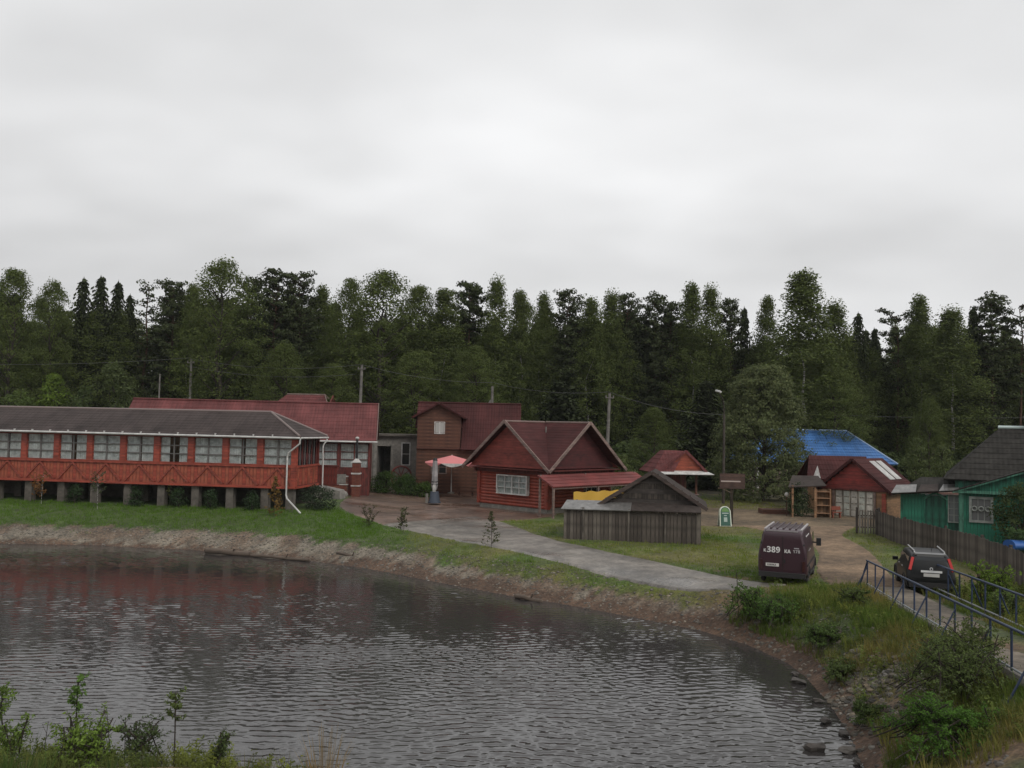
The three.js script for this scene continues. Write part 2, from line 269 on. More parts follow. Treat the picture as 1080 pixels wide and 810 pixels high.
ribbon('dirt_road', 'dirt_road', 0.034, M(0.29, 0.205, 0.135, 0.95, { map: T.pave, bumpMap: T.groundBump, bumpScale: 0.03 }));
ribbon('plaza', 'plaza', 0.028, M(0.24, 0.165, 0.135, 0.45, { map: T.pave, roughnessMap: T.wet }));
ribbon('path', 'path', 0.046, M(0.27, 0.25, 0.23, 0.5, { map: T.pave, roughnessMap: T.wet, bumpMap: T.groundBump, bumpScale: 0.01 }));

// the water: real ripples, small waves running up the lake
{
  const R = rng(77), W = []; for (let i = 0; i < 60; i++) { const l = 0.145 * Math.pow(3.2, Math.pow(R(), 1.4)), a = Math.PI / 2 + 0.2 + (R() + R() + R() - 1.5) * 0.95, k = 2 * Math.PI / l; W.push([Math.cos(a) * k, Math.sin(a) * k, 0.0031 * Math.pow(l, 1.0) * (0.5 + 0.9 * R()), R() * 6.28]); }
  const xs = []; for (let x = -90; x < -36; x += 1.2) xs.push(x); for (let x = -36; x <= 11.6; x += x < -13 ? 0.11 : 0.07) xs.push(x);
  const zs = []; for (let z = -57.5; z <= -15.5; z += z < -32 ? 0.085 : 0.045) zs.push(z);
  const nx = xs.length, nz = zs.length, P = new Float32Array(nx * nz * 3), U = new Float32Array(nx * nz * 2), I = new Uint32Array((nx - 1) * (nz - 1) * 6); let q = 0;
  for (let j = 0; j < nz; j++) for (let i = 0; i < nx; i++) {
    const x = xs[i], z = zs[j], k = j * nx + i; const gust = 0.35 + 1.1 * sstep(0.34, 0.64, fbm(x * 0.09 + 5, z * 0.16, 4, 121)); const wx = x + 0.5 * vnoise(x * 0.35, z * 0.35, 4), wz = z + 0.7 * vnoise(x * 0.3, z * 0.3, 6);
    const lee = 0.62 + 0.38 * sstep(-56, -47, z + 0.16 * x * (x < 0 ? 0.3 : 1)); let h = 0; for (const w of W) h += w[2] * Math.sin(w[0] * wx + w[1] * wz + w[3]);
    P.set([x, WATER + h * gust * lee, z], 3 * k); U.set([x, z], 2 * k);
    if (i && j) { const a = k - nx - 1, b = k - nx, c = k, e = k - 1; I.set([a, e, b, b, e, c], q); q += 6; }
  }
  const g = new THREE.BufferGeometry(); g.setAttribute('position', new THREE.BufferAttribute(P, 3)); g.setAttribute('uv', new THREE.BufferAttribute(U, 2)); g.setIndex(new THREE.BufferAttribute(I, 1)); g.computeVertexNormals();
  const o = mesh(g, new THREE.MeshPhysicalMaterial({ color: lin(0.036, 0.033, 0.032), roughness: 0.05, ior: 1.5, bumpMap: T.water, bumpScale: 0.004 })); o.name = 'lake_water'; o.userData.kind = 'structure'; scene.add(o);
}

// ---------------------------------------------------------------- the long red veranda on piers
{
  const b = thing('veranda_building', 'long red veranda on concrete piers with brown hipped roof beside the lake', 'building', [-14.95, 0.45, -61.9], -0.137);
  const bay = 2.58, N = 12, x0 = -bay * N, dep = 4.7;
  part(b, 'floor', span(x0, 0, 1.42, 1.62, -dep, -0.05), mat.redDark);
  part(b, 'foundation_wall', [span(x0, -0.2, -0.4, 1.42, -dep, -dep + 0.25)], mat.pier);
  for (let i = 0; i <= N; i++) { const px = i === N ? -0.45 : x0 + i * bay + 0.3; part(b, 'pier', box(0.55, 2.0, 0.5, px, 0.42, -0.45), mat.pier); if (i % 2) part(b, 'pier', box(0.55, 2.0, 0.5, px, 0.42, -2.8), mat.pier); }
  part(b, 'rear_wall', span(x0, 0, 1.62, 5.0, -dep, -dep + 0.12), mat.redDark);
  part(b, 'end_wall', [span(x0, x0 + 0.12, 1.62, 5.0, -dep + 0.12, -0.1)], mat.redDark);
  part(b, 'sill_beam', [span(x0, 0.04, 2.86, 3.0, -0.1, 0.06), span(x0, 0.04, 1.40, 1.56, -0.1, 0.05), span(x0, 0.04, 4.86, 5.06, -0.1, 0.05)], mat.redPaint);
  for (let i = 0; i < N; i++) {
    const xa = x0 + i * bay, xb = xa + bay;
    // boarded parapet panel: single upright boards, then the crossed braces
    const pn = sub(b, 'parapet_panel'); const w = bay / 10; const bg = setUV(bare(box(w - 0.012, 1.3, 0.03)));
    for (let k = 0; k < 10; k++) piece(pn, 'board', bg, k % 4 === 1 ? mat.redPaint : mat.redPanel, xa + (k + 0.5) * w, 2.21, -0.05 - (k % 3) * 0.004);
    part(b, 'brace', beam(V(xa + 0.15, 1.62, 0.005), V(xa + bay / 2, 2.82, 0.005), 0.13, 0.06, V(0, 0, 1)), mat.brace);
    part(b, 'brace', beam(V(xb - 0.15, 1.62, 0.02), V(xa + bay / 2, 2.82, 0.02), 0.13, 0.06, V(0, 0, 1)), mat.brace);
    part(b, 'post', box(0.42, 1.87, 0.14, xa, 3.93, 0.0), mat.redPaint);
    windowAt(b, xa + bay / 2, 3.93, -0.02, bay - 0.43, 1.84, 2, 3, mat.redPaint, { frame: 0.05, mullion: 0.05, mullion: 0.065, muntinMat: mat.frameGrey, pane: mat.glass, curtain: [0.05, 0.3, 0, 0.12, 0.02, 0.22, 0, 0.1, 0.34, 0, 0.16, 0.04][i] });
  }
  part(b, 'post', box(0.36, 3.5, 0.36, -0.14, 3.2, -0.14), mat.redPaint);
  // right end: lattice of slats above a boarded parapet
  for (let k = 0; k < 9; k++) part(b, 'slat', box(0.05, 1.85, 0.09, -0.08, 3.93, -0.55 - k * 0.46), k % 2 ? mat.frameGrey : mat.redDark);
  part(b, 'end_window_glass', span(-0.16, -0.14, 3.0, 4.86, -4.5, -0.4), mat.darkGlass);
  for (let k = 0; k < 8; k++) part(b, 'end_board', box(0.03, 1.28, 0.5, -0.03 - (k % 2) * 0.006, 2.21, -0.55 - k * 0.53), k % 2 ? mat.redPaint : mat.redPanel);
  part(b, 'sill_beam', [span(-0.1, 0.05, 2.86, 3.0, -dep, -0.11), span(-0.1, 0.05, 1.40, 1.56, -dep, -0.11), span(-0.1, 0.05, 4.86, 5.06, -dep, -0.11)], mat.redPaint);
  // hipped roof
  const e = 0.42, ye = 5.05, yr = 6.75, rz = -dep / 2, rx = -2.9; const E1 = V(x0 - e, ye, e), E2 = V(e, ye, e), E3 = V(e, ye, -dep - e), E4 = V(x0 - e, ye, -dep - e), R1 = V(x0 + 3, yr, rz), R2 = V(rx, yr, rz);
  part(b, 'roof_slope', roofSheet(E1, E2, R2, R1, 9, 0.09, 0.014), mat.brownRoof); part(b, 'roof_slope', roofSheet(E3, E4, R1, R2, 9), mat.brownRoof);
  part(b, 'roof_hip', roofSheet(E2, E3, R2, R2, 9, 0.09, 0.014), mat.brownRoof); part(b, 'roof_hip', roofSheet(E4, E1, R1, R1, 9), mat.brownRoof);
  part(b, 'ridge_cap', [bar(R1, R2, 0.09), bar(R2, E2.clone().add(V(0, 0.02, 0)), 0.085), bar(R2, E3.clone().add(V(0, 0.02, 0)), 0.085)], M(0.17, 0.13, 0.12, 0.5));
  part(b, 'soffit', span(x0 - 0.5, 0.5, 4.98, 5.02, -dep - 0.5, 0.5), mat.redDark);
  const gut = part(b, 'gutter', [bar(V(x0 - e, ye - 0.05, e + 0.07), V(e + 0.05, ye - 0.1, e + 0.07), 0.075), bar(V(e + 0.07, ye - 0.1, e), V(e + 0.07, ye - 0.12, -dep - e), 0.075)], mat.white);
  for (let i = 0; i < 22; i++) part(gut, 'bracket', box(0.05, 0.14, 0.16, x0 + i * 1.4, ye + 0.04, e + 0.02), mat.white);
  { const q = [V(0.45, ye - 0.12, e), V(0.4, ye - 0.5, e - 0.05), V(-0.42, ye - 1.15, 0.3), V(-0.52, ye - 1.45, 0.22), V(-0.52, 1.0, 0.22), V(-0.42, 0.75, 0.3), V(0.95, -0.1, 1.3)], gs = []; for (let k = 0; k < q.length - 1; k++) { gs.push(bar(q[k], q[k + 1], 0.062)); gs.push(new THREE.SphereGeometry(0.062, 8, 6).translate(q[k + 1].x, q[k + 1].y, q[k + 1].z)); } part(b, 'downpipe', gs, mat.white); }
  part(b, 'downpipe', tube([V(e + 0.05, ye - 0.2, -dep - 0.2), V(0.5, 4.7, -dep - 0.1), V(0.3, 4.4, -dep), V(0.3, 3, -dep), V(0.3, 1.2, -dep)], 0.06, 30), mat.white);
  // tall white gutter pipe towards the left end
  const lx = -22.35; part(b, 'downpipe', [bar(V(lx, 0.2, 0.5), V(lx, ye, 0.62), 0.085)], mat.white);
}
// ---------------------------------------------------------------- the red-roofed hall behind it
{
  const b = thing('hall_building', 'low hall with long bright red metal roof behind the veranda', 'building', [-12.2, 0.3, -77.0], 0.13);
  const L = 20.3, dep = 8, ye = 4.72, yr = 7.95, e = 0.55;
  part(b, 'wall', [span(-L, 0, -0.4, 2.35, -dep, 0), span(-L, 0, 2.35, 4.7, -dep, -0.35)], mat.redDark);
  part(b, 'gable', poly([[-dep, 4.7], [0, 4.7], [-dep / 2, 7.7]], -0.12, 0).rotateY(Math.PI / 2 * -1).translate(-0.1, 0, -dep), mat.redDark);
  for (let i = 0; i < 6; i++) { windowAt(b, -1.3 - i * 2.62, 3.4, -0.02, 2.4, 2.1, 2, 3, mat.redDark, { frame: 0.06, mullion: 0.06, pane: mat.glass, curtain: 0.0 }); part(b, 'post', box(0.2, 2.3, 0.2, -2.61 - i * 2.62, 3.52, -0.04), mat.redDark); }
  part(b, 'post', box(0.14, 2.3, 0.2, -0.05, 3.52, -0.04), mat.redDark);
  part(b, 'roof_slope', roofSheet(V(-L - e, ye, e + 0.2), V(e, ye, e + 0.2), V(e, yr, -dep / 2), V(-L - e, yr, -dep / 2), 10, 0.09, 0.016), mat.redRoof);
  part(b, 'roof_slope', roofSheet(V(e, ye, -dep - e), V(-L - e, ye, -dep - e), V(-L - e, yr, -dep / 2), V(e, yr, -dep / 2), 10), mat.redRoof);
  part(b, 'ridge_cap', bar(V(-L - e, yr + 0.03, -dep / 2), V(e, yr + 0.03, -dep / 2), 0.1), mat.redRoof);
  part(b, 'barge_board', [beam(V(e + 0.04, ye - 0.03, e + 0.2), V(e + 0.04, yr + 0.05, -dep / 2), 0.06, 0.22), beam(V(e + 0.04, ye - 0.03, -dep - e), V(e + 0.04, yr + 0.05, -dep / 2), 0.06, 0.22)], mat.trim);
  part(b, 'gutter', bar(V(-L - e, ye - 0.06, e + 0.29), V(e + 0.1, ye - 0.1, e + 0.29), 0.075), mat.white);
}
// red boarded ramp side, brick gate wall and lamp pillar between veranda and plaza
{
  const p = thing('ramp_parapet', 'dark red boarded ramp side between veranda and brick gate wall', 'parapet', [-15.9, 0.25, -70.5], -0.1);
  part(p, 'concrete_base', [poly([[-0.2, -0.3], [2.6, -0.3], [2.4, 0.9], [-0.2, 1.35]], -1.6, -0.1)], mat.concrete);
  const g = setUV(bare(box(0.21, 1.45, 0.05))); for (let k = 0; k < 11; k++) piece(p, 'board', g, mat.redDark, -0.1 + k * 0.225, 2.1, 0.02 + (k % 2) * 0.006);
  part(p, 'rail', [box(2.7, 0.12, 0.16, 1.1, 2.86, 0.02), box(2.7, 0.12, 0.13, 1.1, 1.36, 0.02)], mat.redDark);
}
{
  const w = thing('brick_gate_wall', 'low red brick wall with white bands at the plaza gate', 'wall', [-13.55, 0.2, -75.5], -0.05);
  const bg = setUV(bare(box(0.235, 0.068, 0.02)));
  part(w, 'core', [box(1.7, 1.75, 0.34, -1.05, 0.87, 0)], M(0.2, 0.13, 0.1, 0.9, { map: T.mottle }));
  const dk = M(0.21, 0.055, 0.035, 0.85, { map: T.mottle }), lt = M(0.31, 0.10, 0.06, 0.85, { map: T.mottle }); const R = rng(5);
  for (let r = 0; r < 21; r++) for (let c = 0; c < 7; c++) { if (r === 13 || r === 4) continue; const x = -1.78 + c * 0.25 + (r % 2) * 0.1; if (x > -0.25) continue; piece(w, 'brick', bg, R() < 0.4 ? dk : R() < 0.5 ? lt : mat.brick, x, 0.07 + r * 0.082, 0.176 + R() * 0.006); }
  part(w, 'white_band', [box(1.75, 0.1, 0.42, -1.05, 1.12, 0), box(1.75, 0.09, 0.42, -1.05, 1.79, 0)], mat.cap);
  part(w, 'stone_panel', box(0.8, 0.75, 0.05, -0.72, 1.6, 0.235), mat.concrete);
}
{
  const w = thing('brick_pillar', 'tall red brick gate pillar with white cap and globe lamp', 'pillar', [-13.0, 0.2, -75.2]);
  part(w, 'core', box(0.62, 3.0, 0.62, 0, 1.5, 0), M(0.2, 0.13, 0.1, 0.9, { map: T.mottle }));
  const bg = setUV(bare(box(0.3, 0.068, 0.02))), dk = M(0.21, 0.055, 0.035, 0.85, { map: T.mottle }); const R = rng(6);
  for (let r = 0; r < 36; r++) { if (r % 13 === 12) continue; for (let c = 0; c < 2; c++) { piece(w, 'brick', bg, R() < 0.4 ? dk : mat.brick, -0.16 + c * 0.32, 0.06 + r * 0.082, 0.318); piece(w, 'brick', bg, R() < 0.4 ? dk : mat.brick, 0.318, 0.06 + r * 0.082, -0.16 + c * 0.32, Math.PI / 2); } }
  part(w, 'white_band', [box(0.76, 0.1, 0.76, 0, 1.05, 0), box(0.76, 0.12, 0.76, 0, 2.08, 0)], mat.cap);
  part(w, 'cap', [new THREE.CylinderGeometry(0.16, 0.5, 0.3, 4, 1).rotateY(Math.PI / 4).translate(0, 3.18, 0), box(0.78, 0.08, 0.78, 0, 3.02, 0)], mat.cap);
  const lamp = sub(w, 'lamp'); part(lamp, 'lamp_post', bar(V(0, 3.2, 0), V(0, 4.95, 0), 0.1, 0.1), mat.black); part(lamp, 'globe', [new THREE.SphereGeometry(0.17, 16, 12).scale(1, 0.75, 1).translate(0, 5.05, 0)], mat.cap);
}
single('stone_block', [new THREE.DodecahedronGeometry(0.5, 1).scale(0.85, 0.75, 0.6).translate(-13.95, 0.5, -74.6)], mat.concrete, 'pale rounded stone block lying before the brick gate wall', 'stone');
// ---------------------------------------------------------------- small red roof far behind the hall
{
  const b = thing('outbuilding', 'small house behind the hall showing only its red gabled roof', 'building', [-21.5, 0.2, -92.5], 0.0);
  part(b, 'wall', span(-3.0, 2.6, -0.5, 7.6, -4, 1.9), mat.redDark); part(b, 'gable', poly([[-3.0, 7.6], [3.0, 7.6], [0, 9.2]], 0, 0.1).rotateY(Math.PI / 2).translate(2.6, 0, -1.0), mat.redDark);
  part(b, 'roof_slope', roofSheet(V(-3.4, 7.5, 2.4), V(3, 7.5, 2.4), V(1.7, 9.2, -1), V(-2.2, 9.2, -1), 6), mat.redRoof); part(b, 'roof_slope', roofSheet(V(3, 7.5, -4.4), V(-3.4, 7.5, -4.4), V(-2.2, 9.2, -1), V(1.7, 9.2, -1), 6), mat.redRoof);
  part(b, 'ridge_cap', bar(V(-2.2, 9.23, -1), V(1.7, 9.23, -1), 0.09), mat.trim);
  part(b, 'barge_board', [beam(V(3.02, 7.5, 2.4), V(1.75, 9.25, -1), 0.08, 0.2), beam(V(3.02, 7.5, -4.4), V(1.75, 9.25, -1), 0.08, 0.2)], mat.trim);
}
// ---------------------------------------------------------------- flat concrete building with the dark doorway
{
  const b = thing('concrete_building', 'grey flat-roofed concrete building with a dark open doorway', 'building', [-12.0, 0.2, -89]);
  part(b, 'wall', [span(-6, -1.35, -0.4, 5.1, -5, 0), span(0.0, 1.15, -0.4, 5.1, -5, 0), span(1.9, 4, -0.4, 5.1, -5, 0), span(-1.35, 0.0, 4.1, 5.1, -5, 0), span(1.15, 1.9, 4.5, 5.1, -5, 0), span(1.15, 1.9, -0.4, 2.2, -5, 0)], mat.concrete);
  part(b, 'roof_slab', span(-6.3, 4.3, 5.1, 5.3, -5.2, 0.4), mat.pier);
  part(b, 'inner_wall', [span(-1.35, 1.9, -0.2, 5.1, -5, -4.8)], mat.concrete);
  part(b, 'pilaster', [span(-1.7, -1.38, -0.4, 4.3, 0, 0.12), span(0.03, 0.3, -0.4, 4.3, 0, 0.12)], mat.concrete);
  windowAt(b, 1.52, 3.35, 0.02, 0.9, 2.3, 1, 2, mat.white, { frame: 0.1 });
}
{ // red cart wheel leaning by the doorway
  const w = thing('cart_wheel', 'large red spoked cart wheel propped beside the concrete doorway', 'wheel', [-10.6, 1.45, -86.6], 0.15);
  const red = M(0.2, 0.04, 0.03, 0.7, { map: T.mottle }); part(w, 'rim', new THREE.TorusGeometry(0.98, 0.09, 8, 32), red); part(w, 'hub', new THREE.CylinderGeometry(0.16, 0.16, 0.3, 12).rotateX(Math.PI / 2), red);
  for (let k = 0; k < 10; k++) { const a = k * Math.PI / 5; part(w, 'spoke', bar(V(0.1 * Math.cos(a), 0.1 * Math.sin(a), 0), V(0.95 * Math.cos(a), 0.95 * Math.sin(a), 0), 0.045), red); }
  part(w, 'stand', [bar(V(-0.7, -1.35, -0.1), V(0, 0, -0.15), 0.05), bar(V(0.7, -1.35, -0.1), V(0, 0, -0.15), 0.05)], mat.rust);
}
// ---------------------------------------------------------------- brown two-storey house
{
  const b = thing('brown_house', 'tall brown boarded house with wine red roof and gabled upper front', 'house', [-8.95, 0.25, -84]);
  const W = 9.9, ye = 4.0, yr = 8.45;
  part(b, 'wall', [span(0.05, W - 0.4, -0.4, 4.0, -8, -0.15)], mat.brownWall);
  const bd = (x0, x1, y0, y1, z) => { const n = Math.round((y1 - y0) / 0.32), h = (y1 - y0) / n, g = setUV(bare(box(x1 - x0, h - 0.02, 0.05))); for (let k = 0; k < n; k++) piece(b, 'board', g, mat.brownWall, (x0 + x1) / 2, y0 + (k + 0.5) * h, z + 0.02); };
  part(b, 'wing_wall', [span(0.1, 4.15, 4.15, 7.1, -4, 0.0), span(0.05, 4.2, 4.0, 4.15, -0.1, 0.12)], M(0.085, 0.032, 0.02, 0.8));
  bd(0.08, 4.17, 4.15, 7.1, 0.02); bd(0.05, W - 0.4, 0.05, 4.0, -0.13);
  part(b, 'wing_gable', poly([[0.1, 7.1], [4.15, 7.1], [2.1, 8.22]], -0.2, 0.03), mat.brownWall);
  part(b, 'end_gable', [poly([[-8, 4], [0, 4], [-4, 8.3]], 0, 0.1).rotateY(-Math.PI / 2).translate(0.12, 0, -8), poly([[-8, 4], [0, 4], [-4, 8.3]], 0, 0.1).rotateY(-Math.PI / 2).translate(W - 0.4, 0, -8)], mat.brownWall);
  part(b, 'roof_slope', roofSheet(V(4.25, ye, 0.6), V(W, ye, 0.6), V(W, yr, -4), V(4.25, yr, -4), 11, 0.09, 0.014), mat.wineRoof); part(b, 'roof_slope', roofSheet(V(-0.3, 6.0, -1.45), V(4.25, 6.0, -1.45), V(4.25, yr, -4), V(-0.3, yr, -4), 6), mat.wineRoof);
  part(b, 'roof_slope', roofSheet(V(W, ye, -8.6), V(-0.3, ye, -8.6), V(-0.3, yr, -4), V(W, yr, -4), 11), mat.wineRoof);
  part(b, 'wing_roof', roofSheet(V(4.65, 6.95, 0.5), V(4.65, 6.95, -3.5), V(2.1, 8.3, -3.9), V(2.1, 8.3, 0.5), 4), mat.wineRoof); part(b, 'wing_roof', roofSheet(V(-0.4, 6.95, -3.5), V(-0.4, 6.95, 0.5), V(2.1, 8.3, 0.5), V(2.1, 8.3, -3.9), 4), mat.wineRoof);
  part(b, 'barge_board', [beam(V(4.65, 6.93, 0.53), V(2.1, 8.3, 0.53), 0.06, 0.16), beam(V(-0.4, 6.93, 0.53), V(2.1, 8.3, 0.53), 0.06, 0.16)], mat.wineRoof);
  part(b, 'ridge_cap', bar(V(-0.3, yr + 0.02, -4), V(W, yr + 0.02, -4), 0.1), mat.wineRoof);
  windowAt(b, 2.2, 6.0, 0.1, 1.0, 1.15, 2, 1, mat.white, { frame: 0.06, mullion: 0.07, pane: M(0.35, 0.35, 0.33, 0.3) });
  windowAt(b, 2.2, 2.3, -0.06, 1.5, 1.3, 2, 2, mat.trim, { frame: 0.09 }); windowAt(b, 7.2, 2.3, -0.06, 1.5, 1.3, 2, 2, mat.trim, { frame: 0.09 });
}
// red parasol over a table, and the folded column before it
{
  const u = thing('parasol', 'open red parasol with white scalloped edge before the brown house', 'parasol', [-5.3, 0.35, -80.5]);
  const red = M(0.56, 0.19, 0.19, 0.95), n = 8, P = []; for (let k = 0; k < n; k++) { const a = k * Math.PI / 4 + 0.3, c = a + Math.PI / 4; const q = (t, r, y) => V(Math.cos(t) * r, y, Math.sin(t) * r); const m1 = 1.3; P.push(V(0, 3.45, 0), q(c, m1, 3.12), q(a, m1, 3.12), q(a, m1, 3.12), q(c, m1, 3.12), q(c, 2.6, 2.8), q(a, m1, 3.12), q(c, 2.6, 2.8), q(a, 2.6, 2.8)); }
  const cg = new THREE.BufferGeometry().setFromPoints(P); cg.computeVertexNormals(); part(u, 'canopy', cg, red);
  for (let k = 0; k < 8; k++) { const a = k * Math.PI / 4 + 0.3, c = a + Math.PI / 4; const pts = []; for (let i = 0; i <= 8; i++) { const t = i / 8, x = lerp(Math.cos(a), Math.cos(c), t) * 2.6, z = lerp(Math.sin(a), Math.sin(c), t) * 2.6, dp = 2.78 - 0.30 * Math.sin(Math.PI * t); pts.push([x, z, dp]); } const Q = []; for (let i = 0; i < 8; i++) { const [x, z, d] = pts[i], [x2, z2, d2] = pts[i + 1]; Q.push(V(x, 2.8, z), V(x2, 2.8, z2), V(x2, d2, z2), V(x, 2.8, z), V(x2, d2, z2), V(x, d, z)); } const g = new THREE.BufferGeometry().setFromPoints(Q); g.computeVertexNormals(); part(u, 'valance', g, k % 2 ? mat.white : red); }
  part(u, 'pole', bar(V(0, 0, 0), V(0, 3.5, 0), 0.045), mat.white); part(u, 'base', new THREE.CylinderGeometry(0.3, 0.35, 0.14, 16).translate(0, 0.07, 0), mat.pier);
  for (let k = 0; k < 8; k++) { const a = k * Math.PI / 4 + 0.3; part(u, 'rib', bar(V(0, 2.5, 0), V(Math.cos(a) * 1.1, 3.08, Math.sin(a) * 1.1), 0.018), mat.white); }
}
for (const [x, z, lab] of [[-4.0, -81.2, 'dark wooden picnic table under the right side of the red parasol'], [-7.2, -81.6, 'dark wooden picnic table left of the red parasol pole']]) {
  const t = thing('picnic_table', lab, 'table', [x, 0.15, z], 0.1, 'picnic tables by the parasol'); part(t, 'tabletop', [box(1.7, 0.05, 0.24, 0, 0.76, -0.26), box(1.7, 0.05, 0.24, 0, 0.76, 0), box(1.7, 0.05, 0.24, 0, 0.76, 0.26)], mat.rust);
  part(t, 'bench', box(1.7, 0.05, 0.28, 0, 0.45, 0.72), mat.rust); part(t, 'bench', box(1.7, 0.05, 0.28, 0, 0.45, -0.72), mat.rust);
  for (const s of [-1, 1]) { part(t, 'leg', beam(V(s * 0.6, 0, 0.6), V(s * 0.6, 0.74, 0.1), 0.08, 0.08), mat.rust); part(t, 'leg', beam(V(s * 0.6, 0, -0.6), V(s * 0.6, 0.74, -0.1), 0.08, 0.08), mat.rust); part(t, 'support', box(0.06, 0.08, 1.6, s * 0.6, 0.39, 0), mat.rust); }
}
{
  const u = thing('folded_parasol', 'tall folded grey parasol with dark stripes on a dark blue base on the plaza', 'parasol', [-6.15, 0.15, -72.8]);
  const cover = M(0.40, 0.38, 0.38, 0.8, { map: T.mottle }), navy = M(0.05, 0.062, 0.085, 0.7);
  const pts = [[0.06, 3.55], [0.17, 3.45], [0.2, 3.1], [0.23, 2.2], [0.25, 1.4], [0.2, 1.1], [0.1, 1.0]].map(([r, y]) => new THREE.Vector2(r, y)); const lg = new THREE.LatheGeometry(pts, 20); { const p = lg.attributes.position; for (let i = 0; i < p.count; i++) { const a = Math.atan2(p.getZ(i), p.getX(i)), k = 1 + 0.1 * Math.sin(a * 5); p.setX(i, p.getX(i) * k); p.setZ(i, p.getZ(i) * k); } lg.computeVertexNormals(); } part(u, 'cover', lg, cover);
  part(u, 'top_cap', new THREE.CylinderGeometry(0.13, 0.2, 0.22, 12).translate(0, 3.55, 0), mat.black); part(u, 'pole', bar(V(0, 0, 0), V(0, 1.2, 0), 0.05), mat.pole);
  for (const y of [1.55, 1.8]) part(u, 'stripe', new THREE.TorusGeometry(0.255, 0.035, 6, 20).rotateX(Math.PI / 2 + 0.35).translate(0, y, 0), mat.black);
  part(u, 'base_skirt', [new THREE.CylinderGeometry(0.33, 0.48, 0.85, 8).translate(0, 0.5, 0), new THREE.CylinderGeometry(0.55, 0.55, 0.1, 8).translate(0, 0.05, 0)], navy); part(u, 'notice', box(0.24, 0.55, 0.02, 0.0, 1.2, 0.34), mat.white);
  part(u, 'weight', [box(0.2, 0.75, 0.2, -0.6, 0.37, 0.15)], mat.pole);
}
// ---------------------------------------------------------------- log cabin with four gables and the lean-to awning
{
  const S = 7.4, c = S / 2; // square plan; local +z is the front-left face, +x the front-right face
  const b = thing('log_cabin', 'red log cabin with crossed gable roofs and a red awning on its right', 'house', [2.76, 0.05, -72.04], -0.771);
  const yw = 3.0, ya = 6.85;
  part(b, 'plinth', box(S - 0.1, 0.5, S - 0.1, 0, 0.1, 0), mat.concrete);
  part(b, 'wall_core', box(S - 0.16, yw - 0.2, S - 0.16, 0, 0.3 + (yw - 0.3) / 2, 0), mat.redDark);
  const lg = setUV(bare(new THREE.CylinderGeometry(0.14, 0.14, S + 0.3, 10).rotateZ(Math.PI / 2)));
  for (let f = 0; f < 4; f++) for (let k = 0; k < 11; k++) { const o = piece(b, 'log', lg, k % 3 ? mat.redLog : mat.redPaint, 0, 0, 0, f * Math.PI / 2); const v = V(0, 0.42 + k * 0.245 + (f % 2) * 0.1, c - 0.08).applyAxisAngle(V(0, 1, 0), f * Math.PI / 2); o.position.copy(v); }
  for (const [sx, sz] of [[-1, 1], [1, 1], [1, -1]]) part(b, 'corner_board', box(0.26, yw - 0.2, 0.26, sx * (c + 0.0), 1.7, sz * (c + 0.0)), mat.redPaint);
  const o = 1.0, e = c + o; // overhang
  const slope = (ya - 3.15) / e;
  for (let f = 0; f < 4; f++) {
    const g = new THREE.Group(); g.name = 'gable_front'; g.rotation.y = f * Math.PI / 2; b.add(g);
    const gz = f === 1 ? c + 0.1 : c + 0.5; part(g, 'gable_wall', poly([[-e + 0.35, 3.3], [e - 0.35, 3.3], [0, ya - 0.2]], gz - 0.1, gz), f === 1 ? M(0.085, 0.014, 0.014, 0.8, { map: T.woodh }) : M(0.26, 0.048, 0.034, 0.65, { map: T.woodh }));  // front-right gable wall: shade under its deep eave put into a darker red
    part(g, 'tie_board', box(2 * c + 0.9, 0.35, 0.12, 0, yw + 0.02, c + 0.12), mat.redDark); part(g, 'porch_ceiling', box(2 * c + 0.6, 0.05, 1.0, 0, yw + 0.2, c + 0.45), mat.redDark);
    for (const s of [-1, 1]) { const ea = V(s * e, 3.15, e), ap = V(0, ya, e), ct = V(0, ya, 0); part(g, 'roof_slope', roofSheet(ea, ap, ct, ct, 1, 0.07, 0.0), mat.wineRoof); part(g, 'barge_board', beam(ea.clone().add(V(0, -0.02, 0.03)), ap.clone().add(V(0, 0.03, 0.03)), 0.07, 0.24), mat.trim); }
    part(g, 'ridge_cap', bar(V(0, ya + 0.02, e), V(0, ya + 0.02, 0.1), 0.08), mat.trim);
  }
  windowAt(b, 0.25, 1.95, c + 0.23, 3.3, 1.5, 4, 3, mat.white, { frame: 0.09, depth: 0.32, mullion: 0.05, pane: mat.glass, curtain: 0.03 });
  windowAt(b, c + 0.09, 1.9, -1.4, 1.4, 1.3, 2, 2, mat.white, { frame: 0.09, turn: Math.PI / 2 });
  part(b, 'chimney_pipe', bar(V(1.0, 5.3, 1.0), V(1.0, 6.5, 1.0), 0.06), mat.pole);
  // awning on posts along the front-right face
  const aw = sub(b, 'awning'); part(aw, 'awning_roof', roofSheet(V(c + 2.5, 2.2, c + 2.2), V(c + 2.5, 2.2, -c - 2.2), V(c + 0.95, 2.98, -c - 2.2), V(c + 0.95, 2.98, c + 2.2), 4), M(0.24, 0.05, 0.045, 0.7, { map: T.roof, bumpMap: T.ribs, bumpScale: 0.012 }));
  for (const z of [c + 2.0, 0.6, -c - 2.0]) { part(aw, 'awning_post', box(0.14, 2.2, 0.14, c + 2.35, 1.05, z), mat.trim); part(aw, 'awning_post', box(0.14, 3.0, 0.14, c + 1.05, 1.5, z), mat.trim); }
  part(aw, 'awning_beam', [box(0.12, 0.14, 2 * c + 4.2, c + 2.35, 2.1, 0), box(0.12, 0.14, 2 * c + 4.2, c + 1.06, 2.82, 0)], mat.trim);
}
